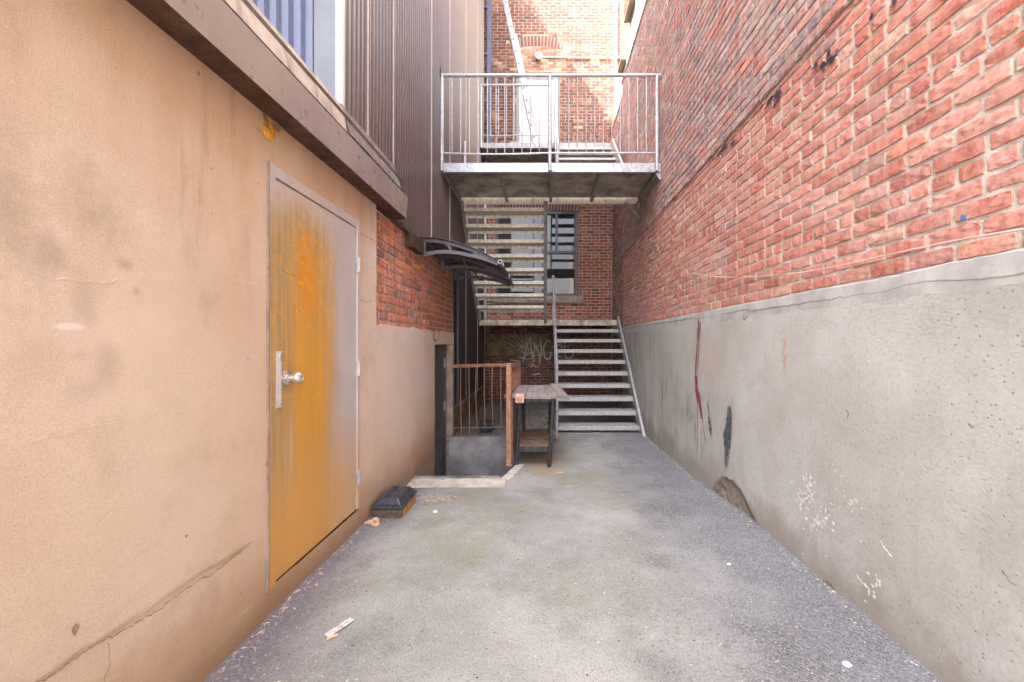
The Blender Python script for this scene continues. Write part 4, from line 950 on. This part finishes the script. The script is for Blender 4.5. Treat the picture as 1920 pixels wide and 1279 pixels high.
# treads
def tread_mesh(x0, x1, dep, lip, backlip, mats):
    m_ = MB(); th = .006
    m_.box(x0, x1, 0, dep, -th, 0)                      # plate
    m_.box(x0, x1, 0, th, -lip, -th)                    # nosing, turned down (front = y 0)
    m_.box(x0, x1, dep-th, dep, *( (0, backlip) if backlip > 0 else (backlip, -th)))
    return m_
def two_tone(o, mat2):     # the plate keeps its own finish, the folded lips theirs
    o.data.materials.append(mat2)
    for p in o.data.polygons:
        if abs(p.normal.z) > .9 and p.area > .05: p.material_index = 1
def flight(name, x0, x1, y0, z0, y1, z1, n, up, matt, mats, dep=.255, lip=.042):
    # up=+1 climbs away from the camera, -1 towards it; n treads between (y0,z0) and (y1,z1)
    a = Vector((0, y0, z0)); b = Vector((0, y1, z1))
    o = bpy.data.objects.new(name, None); COL.objects.link(o); o.parent = FE; o.location = -wloc(FE)
    for x_ in (x0-.008, x1+.008):
        st = MB()
        st.beam((x_, a.y, a.z), (x_, b.y, b.z), .012, .21, up=(0,0,1))
        fl_w = .052 if up < 0 else .030
        if up > 0 and x_ < (x0+x1)/2:
            st.build('stringer', mats, o, .001); continue
        fx = x_ + ((fl_w/2+.006) if x_ > (x0+x1)/2 else -(fl_w/2+.006)); up_ = Vector((0, -(b-a).z, (b-a).y)).normalized()*.10; up_ = up_ if up_.z > 0 else -up_
        for s_ in (1, -1): st.beam((fx, a.y + s_*up_.y, a.z + s_*up_.z), (fx, b.y + s_*up_.y, b.z + s_*up_.z), fl_w, .010, up=(0,0,1))
        st.build('stringer', mats, o, .001)
    first = None
    for k_ in range(1, n+1):
        t = k_/(n+1); y_ = y0 + (y1-y0)*t; z_ = z0 + (z1-z0)*t
        m_ = tread_mesh(x0, x1, dep, lip, .058 if up < 0 else -.03, None)
        if up < 0: m_.v = [(x, -y, z) for x, y, z in m_.v]
        if first is None:
            me_o = m_.build('tread', matt, o)
            if up < 0: two_tone(me_o, M['under'])
            me_o.location = me_o.location + Vector((0, y_, z_)); first = me_o
        else:
            c_ = first.copy(); COL.objects.link(c_); c_.parent = o; c_.location = -wloc(o.parent) - (o.location) + Vector((0, y_, z_)); 
    return o
def place(o): pass
f1 = flight('lower_stair_flight', .215, 1.585, 6.52, G(-1.60), L1Y, L1Z, 9, 1, M['tread'], M['galv'], dep=.31, lip=.068)
# fine stair width, rail foot and handrail
hr = MB().tube([(.215,6.72,G(-.44)),(.20,8.86,G(1.43))], .024, 12).tube([(.215,6.72,G(-1.50)),(.215,6.72,G(-.44))], .022, 12)
lathe(hr, (.20,8.90,G(1.43)), (0,0,1), [(-.02,.03),(.03,.034),(.05,.02),(.052,.0001)], 10)
hr.build('handrail', M['galv'], FE)
MB().tube([(.20,8.87,L1Z-.05),(.20,8.87,G(1.43))], .02, 10).build('handrail_post', M['galv'], FE)
f2 = flight('middle_stair_flight', -1.385, -.005, L1Y+.0, L1Z, 7.02, G(2.50), 8, -1, M['beige_steel'], M['galv_dull'], dep=.235, lip=.055)
f3 = flight('upper_stair_flight', .25, 1.50, 7.0, PZ, L2Y, L2Z, 8, 1, M['tread'], M['galv'])
MB().tube([(.24,7.10,PZ+.95),(.24,9.12,L2Z+.95)], .022, 10).tube([(.24,7.10,PZ),(.24,7.10,PZ+.95)], .022, 10).tube([(.24,9.12,L2Z),(.24,9.12,L2Z+.95)], .022, 10).build('handrail', M['galv'], FE)
bal2 = [px2x(780+q/4, L2Y) for q in (560,620,680,740,800,860,920,980)]
railing('landing_railing', [px2x(902,L2Y), px2x(1033,L2Y)], L2Y-.02, G(5.78), G(4.66), L2Z, M['alu'], .022, bal2, FE)
MB().tube([(-1.39,7.1,PZ+1.0),(-1.39,7.1,PZ),],.02,8).build('rear_post', M['galv'], FE)
# ladder leaning beside the white door
LD = thing('extension_ladder', 'long aluminium extension ladder leaning up to the left by the white door', 'ladder', (-.19, 9.5, L2Z))
a0, a1 = Vector((-.17, 9.42, L2Z+.0)), Vector((-1.36, 9.42, G(10.2)))
d_ = (a1-a0); side = Vector((0,.36,0))
for q in (Vector((0,0,0)), side):
    MB().beam(a0+q, a1+q, .026, .085, up=(1,0,0)).build('rail', M['alu'], LD)
lo = a0 + Vector((.07,.05,.0)); 
for q in (Vector((0,0,0)), Vector((0,.27,0))):
    MB().beam(lo+q, lo+q+d_*.48, .024, .075, up=(1,0,0)).build('lower_section_rail', M['galv_dull'], LD)
for i in range(1, 20):
    p = a0 + d_*(i/20); MB().tube([p+Vector((0,-.030,0)), p+side+Vector((0,.022,0))], .019, 8).build('rung', M['frame_brown'], LD)

# ------------------------------------------------------------------ awning over the grey door
AW = thing('door_awning', 'curved smoky purple door awning on three grey brackets over the grey door', 'awning', (XL, 5.4, G(1.1)))
prof = catmull([(XL+.01,0,G(1.185)),(-1.22,0,G(1.178)),(-1.03,0,G(1.142)),(-.82,0,G(1.075)),(-.65,0,G(1.0)),(-.50,0,G(.915))], 6)
ya_, yb_ = 4.52, 6.36
nP = len(prof)
sh = MB(); V = [(p.x, ya_, p.z) for p in prof] + [(p.x, yb_, p.z) for p in prof] + [(p.x, ya_, p.z-.005) for p in prof] + [(p.x, yb_, p.z-.005) for p in prof]
sh.add(V, [(i, i+1, nP+i+1, nP+i) for i in range(nP-1)] + [(2*nP+i, 3*nP+i, 3*nP+i+1, 2*nP+i+1) for i in range(nP-1)] + [(i, 2*nP+i, 2*nP+i+1, i+1) for i in range(nP-1)] + [(nP+i, nP+i+1, 3*nP+i+1, 3*nP+i) for i in range(nP-1)])
sh.build('awning_sheet', M['awning'], AW, smooth=True)
def strip(mb, P, wd, y0, y1):
    P = catmull(P, 6) if len(P) > 2 else [Vector(p) for p in P]; out = []
    for i, p in enumerate(P):
        d = (P[min(i+1,len(P)-1)] - P[max(i-1,0)]).normalized(); q = Vector((-d.z, 0, d.x))*wd/2
        out.append((p+q, p-q))
    for (a, b), (c_, d) in zip(out, out[1:]):
        mb.hexa([Vector((v.x,y0,v.z)) for v in (a,b,d,c_)] + [Vector((v.x,y1,v.z)) for v in (a,b,d,c_)])
def bracket(y, bow=0):
    m_ = MB()
    strip(m_, [(XL+.035,0,G(.975)), (XL+.035,0,G(1.165))], .055, y, y+.035)
    strip(m_, [(p.x, 0, p.z-.028) for p in prof[1::3]], .040, y, y+.030)
    strip(m_, [(XL+.03,0,G(.99)), (-1.2,0,G(1.025)), (-1.0,0,G(1.018)), (-.82,0,G(.985)), (-.66,0,G(.945)), (-.52,0,G(.89))], .042, y+.002, y+.032)
    strip(m_, [(-1.16,0,G(1.15)), (-1.08,0,G(1.10)), (-1.045,0,G(1.025))], .030, y+.003, y+.029)
    m_.prism([(-.80,y+.004,G(1.06)), (-.80,y+.004,G(.975)), (-.52,y+.004,G(.88)), (-.50,y+.004,G(.91))], (0,.024,0))
    return m_
for y_ in (4.56, 5.42, 6.28): bracket(y_).build('bracket', M['awning_bracket'], AW, .003)
fb = MB().tube([(-.487,ya_-.03,G(.902)),(-.487,yb_+.02,G(.902))], .017, 12); fb.build('front_bar', M['frame_brown'], AW)
for y_ in (ya_-.03, 4.66, 5.50):
    m_ = MB(); lathe(m_, (-.487, y_, G(.902)), (0,1,0), [(0,.0001),(0,.024),(.022,.026),(.05,.024),(.05,.018)], 14); m_.build('bar_collar', M['alu'], AW)
tag(box('wall_block', M['soffit'], None, XL-.02, -1.335, 4.12, 4.50, G(.985), G(1.113), bevel=.004), 'dark brown block fixed to the brick above the awning end', 'block')

# ------------------------------------------------------------------ rusty guard rail round the well
GR = thing('guard_railing', 'rusty brown steel guard railing around the sunken door well', 'railing', (-.42, 4.86, -.08))
py = 4.86
MB().box(-.452, -.392, py-.03, py+.03, gz(0,4.8)+.01, G(-.275)).build('post', M['rusty'], GR, .004)
MB().box(-.465, -.380, py-.04, py+.04, gz(0,4.8)+.018, gz(0,4.8)+.03).build('foot_plate', M['rusty'], GR, .002)
MB().beam((-.422,py-.03,G(-.272)), (-.375,6.12,G(-.325)), .05, .05).build('top_rail', M['rusty'], GR, .004)
MB().beam((-1.395,6.12,G(-.352)), (-.35,6.12,G(-.325)), .05, .05).build('top_rail', M['rusty'], GR, .004)
MB().box(-.40, -.35, 6.10, 6.15, -.1, G(-.33)).build('post', M['rusty'], GR, .004)
MB().tube([(-1.39,6.12,G(-1.285)),(-.38,6.12,G(-1.275))], .008, 8).build('bottom_rail', M['rusty'], GR)
for i, px in enumerate((864,879,893,908,923,939)):
    x_ = px2x(px, 6.12); b_ = .01*rnd.uniform(-1,1)
    MB().tube([(x_,6.12,G(-.36)), (x_+b_,6.12,G(-.8)), (x_+.012,6.12,G(-1.28 if i not in (0,1) else -1.40))], .008, 8).build('baluster', M['rusty'], GR)
for i in range(7):
    t = (i+.7)/7.2; MB().tube([(-.422+.047*t, py+1.2*t, G(-.30-.05*t)), (-.422+.047*t, py+1.2*t, G(-1.45))], .009, 8).build('baluster', M['rusty'], GR)
box('side_board', M['shelf'], GR, -.395, -.380, py+.05, 5.9, G(-1.42), G(-.62))

# ------------------------------------------------------------------ work bench
WB = thing('work_bench', 'old wooden topped work bench on black pipe legs beside the rusty railing', 'bench', (-.1, 5.3, gz(0, 5.2)))
tz = G(-.615); gb = gz(0, 5.0)
n_ = 7; tp = MB()
for i in range(n_):
    xa, xb = -.372 + .532*i/n_, -.372 + .532*(i+1)/n_ - .002; sg = lambda x: -.012*math.sin((x+.37)*4)
    ff = 4.83 + rnd.uniform(-.012,.012); q = rnd.uniform(-.002,.002)
    tp.hexa([(xa,ff,tz-.045+sg(xa)),(xb,ff,tz-.045+sg(xb)),(xb,5.93,tz-.035),(xa,5.93,tz-.035),(xa,ff,tz+sg(xa)+q),(xb,ff,tz+sg(xb)+q),(xb,5.93,tz+q),(xa,5.93,tz+q)])
tp.build('table_top', M['board'], WB, .003)
MB().hexa([(.163,4.78,tz-.045),(.312,4.92,tz-.085),(.20,5.95,tz-.03),(.085,5.95,tz-.03),(.163,4.78,tz-.004),(.312,4.92,tz-.045),(.20,5.95,tz+.018),(.085,5.95,tz+.018)]).build('loose_board', M['board'], WB, .003)
for (xf, yf, xt, yt) in ((-.335,4.88,-.29,4.92),(.062,4.88,.112,4.92),(-.30,5.80,-.285,5.82),(.075,5.80,.10,5.82)):
    MB().tube([(xf,yf,gb-.01),(xt,yt,tz-.04)], .024, 12).build('leg', M['black_pipe'], WB)
MB().tube([(.022+.06,5.1,gb+.2),(.075+.05,5.1,tz-.04)], .015, 8).build('brace', M['black_pipe'], WB)
box('shelf', M['shelf'], WB, -.312, .062, 4.90, 5.84, G(-1.275), G(-1.245), bevel=.003)
MB().box(-.312, .062, 4.885, 4.898, G(-1.315), G(-1.25)).build('shelf_rail', M['black_pipe'], WB)
MB().box(-.29, .09, 4.90, 4.93, tz-.10, tz-.047).build('apron', M['black_pipe'], WB)
cl = MB().box(-.338, -.238, 4.79, 4.822, tz-.098, tz+.012).build('clamp_block', M['raw_wood'], WB, .004)
MB().box(-.302, -.274, 4.775, 4.7895, tz-.085, tz-.012).build('clamp_pad', M['pink'], cl, .004)
MB().box(-.322, -.254, 4.778, 4.789, tz-.062, tz-.055).box(-.322, -.254, 4.778, 4.789, tz-.035, tz-.029).build('clamp_bar', M['rusty'], cl)

# ------------------------------------------------------------------ black box by the wall
BX = thing('black_case', 'closed black plastic case on the ground against the left wall', 'case', (-1.25, 3.42, gz(0, 3.4)))
bxg = gz(0, 3.4)+.0; bx0, bx1, by0, by1 = -1.385, -1.135, 3.235, 3.61
tpr = lambda d0, d1, z0, z1: [(bx0+d0,by0+d0,z0),(bx1-d0,by0+d0,z0),(bx1-d0,by1-d0,z0),(bx0+d0,by1-d0,z0),(bx0+d1,by0+d1,z1),(bx1-d1,by0+d1,z1),(bx1-d1,by1-d1,z1),(bx0+d1,by1-d1,z1)]
MB().hexa(tpr(.014,.006,bxg-.01,bxg+.078)).build('case_base', M['box_base'], BX, .012)
MB().hexa(tpr(-.004,-.002,bxg+.080,bxg+.106)).build('lid_rim', M['black_plastic'], BX, .008)
MB().hexa(tpr(.008,.045,bxg+.104,bxg+.158)).build('lid', M['black_plastic'], BX, .014)
MB().box(-1.30,-1.292,3.29,3.56,bxg+.156,bxg+.163).box(-1.283,-1.275,3.29,3.56,bxg+.156,bxg+.163).build('lid_rib', M['black_plastic'], BX, .002)
for y_ in (3.34, 3.52): MB().box(-1.262,-1.20,y_-.006,y_+.006,bxg+.155,bxg+.161).box(-1.20,-1.188,y_-.012,y_+.012,bxg+.155,bxg+.166).build('lid_catch', M['black_plastic'], BX, .002)
MB().add([(bx1-.008,by0+.03,bxg+.0),(bx1-.008,by1-.02,bxg+.0),(bx1-.003,by1-.02,bxg+.07),(bx1-.003,by0+.03,bxg+.07)],[(0,1,2,3)]).build('mud_stain', M['orange_dirt'], BX)
# crumpled leather scrap
sc_ = bpy.data.meshes.new('scrap'); bm = bmesh.new()
pts = []
for i in range(15):
    t = i/14*math.pi*1.85; r0 = .052 + .012*math.sin(3*t)
    pts.append((-1.325 + math.cos(t+.9)*r0*1.05, 3.135 + math.sin(t+.9)*r0*.85, gz(0,3.1) + .012 + .012*math.sin(2.3*t)))
lt = MB()
for i in range(14):
    a, b = Vector(pts[i]), Vector(pts[i+1]); wa = .016 + .010*math.sin(i*.8); wb = .016 + .010*math.sin((i+1)*.8)
    ca_, cb_ = Vector((-1.325,3.135,a.z)), Vector((-1.325,3.135,b.z))
    ia, ib = a+(ca_-a).normalized()*wa*1.5, b+(cb_-b).normalized()*wb*1.5
    lt.hexa([a-Vector((0,0,.012)), b-Vector((0,0,.012)), ib-Vector((0,0,.010)), ia-Vector((0,0,.010)), a+Vector((0,0,.006)), b+Vector((0,0,.006)), ib+Vector((0,0,.016)), ia+Vector((0,0,.016))])
tag(lt.build('leather_scrap', M['leather'], None, .002, smooth=True), 'curled tan leather scrap on the ground before the black case', 'scrap')
# plastic sleeve and cigarette end
def onground(px, py, h=0):
    y = 2.0
    for _ in range(8): y = F*(EYE - gz(0, y))/(py-643)
    x = (px-1020)/F*y; return Vector((x, y, gzn(x, y)+h))
c_ = onground(636,1180,.006); u_ = (onground(665,1163)-onground(615,1197)).normalized(); v_ = Vector((-u_.y, u_.x, 0))
ps = MB(); N1 = 12
def pw(i, j): 
    t = (i/N1-.5)*.145; s2 = (j/4-.5)*.042*(1-.3*abs(i/N1-.5)); return c_ + u_*t + v_*s2 + Vector((0,0,.004+.006*mn.noise(Vector((i*.8,j*1.7,2)))))
ps.add([pw(i,j) for i in range(N1+1) for j in range(5)], [(i*5+j, i*5+j+1, (i+1)*5+j+1, (i+1)*5+j) for i in range(N1) for j in range(4)])
tag(ps.build('plastic_wrapper', flat('clear_wrapper', (.52,.50,.49), .2, 0, .5, 60, .3, 60, dirt=(.9,.88,.86,.8), Coat_Weight=.6), None, smooth=True), 'shiny crumpled clear wrapper on the asphalt near the left wall', 'wrapper')
c_ = onground(622,1197,.008); tag(MB().tube([c_-u_*.024+v_*.004, c_+u_*.0+v_*.0, c_+u_*.024-v_*.012], .006, 10).build('cigarette_end', M['leather'], None), 'small tan cigarette end at the lower tip of the wrapper', 'cigarette')
def lump(name, px, py, rx_, ry_, rz_, mat, label, cat, seed):
    c_ = onground(px, py, rz_*.4); me = bpy.data.meshes.new(name); bm = bmesh.new(); bmesh.ops.create_icosphere(bm, subdivisions=3, radius=1)
    for v in bm.verts:
        k_ = 1 + .5*mn.noise(v.co*1.6 + Vector((seed,0,0))); v.co = Vector((c_.x + v.co.x*rx_*k_, c_.y + v.co.y*ry_*k_, c_.z + v.co.z*rz_*k_))
    bm.to_mesh(me); bm.free(); me.shade_smooth(); return tag(link(name, me, mat), label, cat)
lump('white_shell', 1588, 1249, .017, .013, .007, M['white_bit'], 'largest white shell on the asphalt near the right wall, bottom of the view', 'shell', 1)
lump('white_pebble', 1367, 1057, .010, .008, .005, M['white_bit'], 'white pebble mid alley left of the right wall base', 'pebble', 2)
lump('pale_stone', 816, 960, .020, .013, .008, M['white_bit'], 'pale flat stone right of the black case below the dead leaves', 'stone', 3)
c_ = onground(827,904,.028); tag(MB().beam(c_, c_+Vector((.03,.008,0)), .012, .006).build('blue_scrap', M['blue_paint'], None), 'tiny blue scrap lying on the pale concrete kerb', 'scrap')
c_ = onground(1050,887,.006); tag(MB().beam(c_-Vector((.04,.01,0)), c_+Vector((.04,.02,0)), .016, .008).build('wood_chip', M['raw_wood'], None), 'brown wood chip on the asphalt before the work bench', 'chip')
def scatter(name, mat, n, area, size, seed, label, cat, flatk=.5, kind='stuff', zf=gzn, lift=0.0, leafy=False):
    r = random.Random(seed); m_ = MB()
    base = [(1,0,0),(.3,.9,.1),(-.8,.6,0),(-.9,-.5,.1),(.1,-1,0),(0,.1,.9),(.1,0,-.8)]
    fs = [(0,1,5),(1,2,5),(2,3,5),(3,4,5),(4,0,5),(1,0,6),(2,1,6),(3,2,6),(4,3,6),(0,4,6)]
    k_ = 0
    while k_ < n:
        q = area(r)
        if q is None: continue
        x, y = q; s_ = size[0]*(size[1]/size[0])**(r.random()**1.8); a = r.uniform(0, 6.28); z = zf(x, y) + lift
        ca_, sa = math.cos(a), math.sin(a)
        if leafy:
            L_ = s_*2.2; tl = r.uniform(-.35,.35); P = [(-L_,0,0),(-.2*L_,.45*s_,r.uniform(0,.5)*s_),(L_,0,r.uniform(0,.5)*s_),(-.1*L_,-.45*s_,r.uniform(0,.4)*s_)]
            m_.add([(x+p*ca_-q_*sa, y+p*sa+q_*ca_, z+.004+w_+tl*p*.3+r.uniform(0,.006)) for p, q_, w_ in P], [(0,1,2),(0,2,3)])
        else:
            m_.add([(x+(p*ca_-q_*sa)*s_*r.uniform(.7,1.2), y+(p*sa+q_*ca_)*s_*r.uniform(.6,1.1), z+w_*s_*flatk+s_*flatk*.3) for p, q_, w_ in base], fs)
        k_ += 1
    return tag(m_.build(name, mat, None, smooth=False), label, cat, kind=kind)
def a_right(r):
    y = .9 + 6.0*r.random()**1.6; d = abs(r.gauss(0, .34)); x = 1.645 - d; return (x, y) if x > -.3 else None
def a_left(r):
    y = 1.0 + 3.0*r.random()**1.4; x = -1.395 + abs(r.gauss(0, .10)); return (x, y)
def a_all(r): return (r.uniform(-1.3, 1.6), 1.0 + 5.6*r.random()**1.5)
def a_patch(r):
    x, y = r.gauss(.75, .30), r.gauss(2.3, .55); return (x, y) if -1.3 < x < 1.6 and y > 1 else None
ok = lambda f: (lambda r: (lambda q: None if q is None or (q[0] < PX(q[1])+.1 and 4.1 < q[1] < 6.2) else q)(f(r)))
scatter('loose_gravel', M['stones'], 6500, ok(a_right), (.0025,.010), 1, 'loose dark gravel along the right wall', 'gravel')
scatter('loose_gravel', M['stones'], 3200, ok(a_left), (.0025,.011), 2, 'loose purplish gravel along the left wall', 'gravel')
scatter('asphalt_chips', M['stones'], 4200, ok(a_patch), (.002,.007), 3, 'rough stony patch in the asphalt', 'gravel')
scatter('grit', M['grit'], 2000, ok(a_all), (.0016,.006), 4, 'pale grit over the asphalt', 'grit')
scatter('dark_grit', M['black_pipe'], 900, ok(a_all), (.0018,.007), 5, 'dark crumbs over the asphalt', 'grit')
def a_leaf(r):
    if r.random() < .6: return (r.gauss(-.93,.075), r.gauss(3.72,.07))
    return (r.gauss(-1.06,.09), r.gauss(3.72,.14))
scatter('dead_leaves', M['leaf'], 190, a_leaf, (.006,.016), 6, 'pile of dead leaves beside the black case', 'leaves', leafy=True)
def a_foot(r):
    y = r.uniform(1.3, 4.0); return (-1.385 + abs(r.gauss(0, .045)), y)
scatter('wall_foot_leaves', M['leaf'], 150, ok(a_foot), (.004,.012), 11, 'dry leaf scraps gathered along the foot of the left wall', 'leaves', leafy=True)
def a_foot2(r):
    y = r.uniform(1.3, 6.5); return (1.632 - abs(r.gauss(0, .04)), y)
scatter('right_foot_litter', M['grit'], 260, a_foot2, (.003,.009), 12, 'pale crumbs gathered along the foot of the right wall', 'grit')
scatter('scattered_leaves', M['leaf'], 90, ok(a_all), (.004,.009), 7, 'dry leaf scraps over the asphalt', 'leaves', leafy=True)
# rubble and litter under the stairs
zr = lambda x, y: gz(x, y) + .02 + .05*max(0, mn.noise(Vector((x*2.3, y*2.3, 1)))+.3)
rb_ = sheet('rubble_ground', M['rubble'], None, lambda x, y: (x, y, gz(x,y)+.012+.055*max(0, mn.noise(Vector((x*2.3, y*2.3, 1)))+.3)+.010*mn.noise(Vector((x*14,y*14,1)))), lin(-1.45,.20,.04), lin(6.22,10.28,.05))
tag(rb_, 'uneven rubble covered ground under the stairs', kind='structure')
scatter('rubble_stones', M['rubble'], 1500, lambda r: (r.uniform(-1.42,.2), 6.1+4.1*r.random()**1.4), (.006,.045), 8, 'broken stones and dirt under the stairs', 'rubble', zf=zr)
scatter('litter', M['grit'], 900, lambda r: (r.uniform(-.4,.22), 6.2+2.6*r.random()), (.004,.018), 9, 'pale litter under the stairs behind the bench', 'litter', zf=zr, flatk=.4)
scatter('stone_chunks', M['kerb'], 60, lambda r: (r.uniform(-1.3,-.4), r.uniform(6.08,6.35)), (.015,.06), 10, 'broken pale stones along the edge of the well', 'stones', zf=zr)
TB = thing('black_tub', 'black plastic tub on the rubble behind the guard railing', 'tub', (-1.0, 7.0, -.08))
m_ = MB(); m_.hexa([(-1.02,6.55,-.05),(-.86,6.55,-.05),(-.84,6.8,-.05),(-1.04,6.8,-.05),(-1.04,6.53,.09),(-.84,6.53,.09),(-.82,6.82,.09),(-1.06,6.82,.09)])
m_.build('tub_body', M['black_plastic'], TB, .01); box('tub_rim', M['black_plastic'], TB, -1.06, -.82, 6.52, 6.83, .091, .10, bevel=.004)
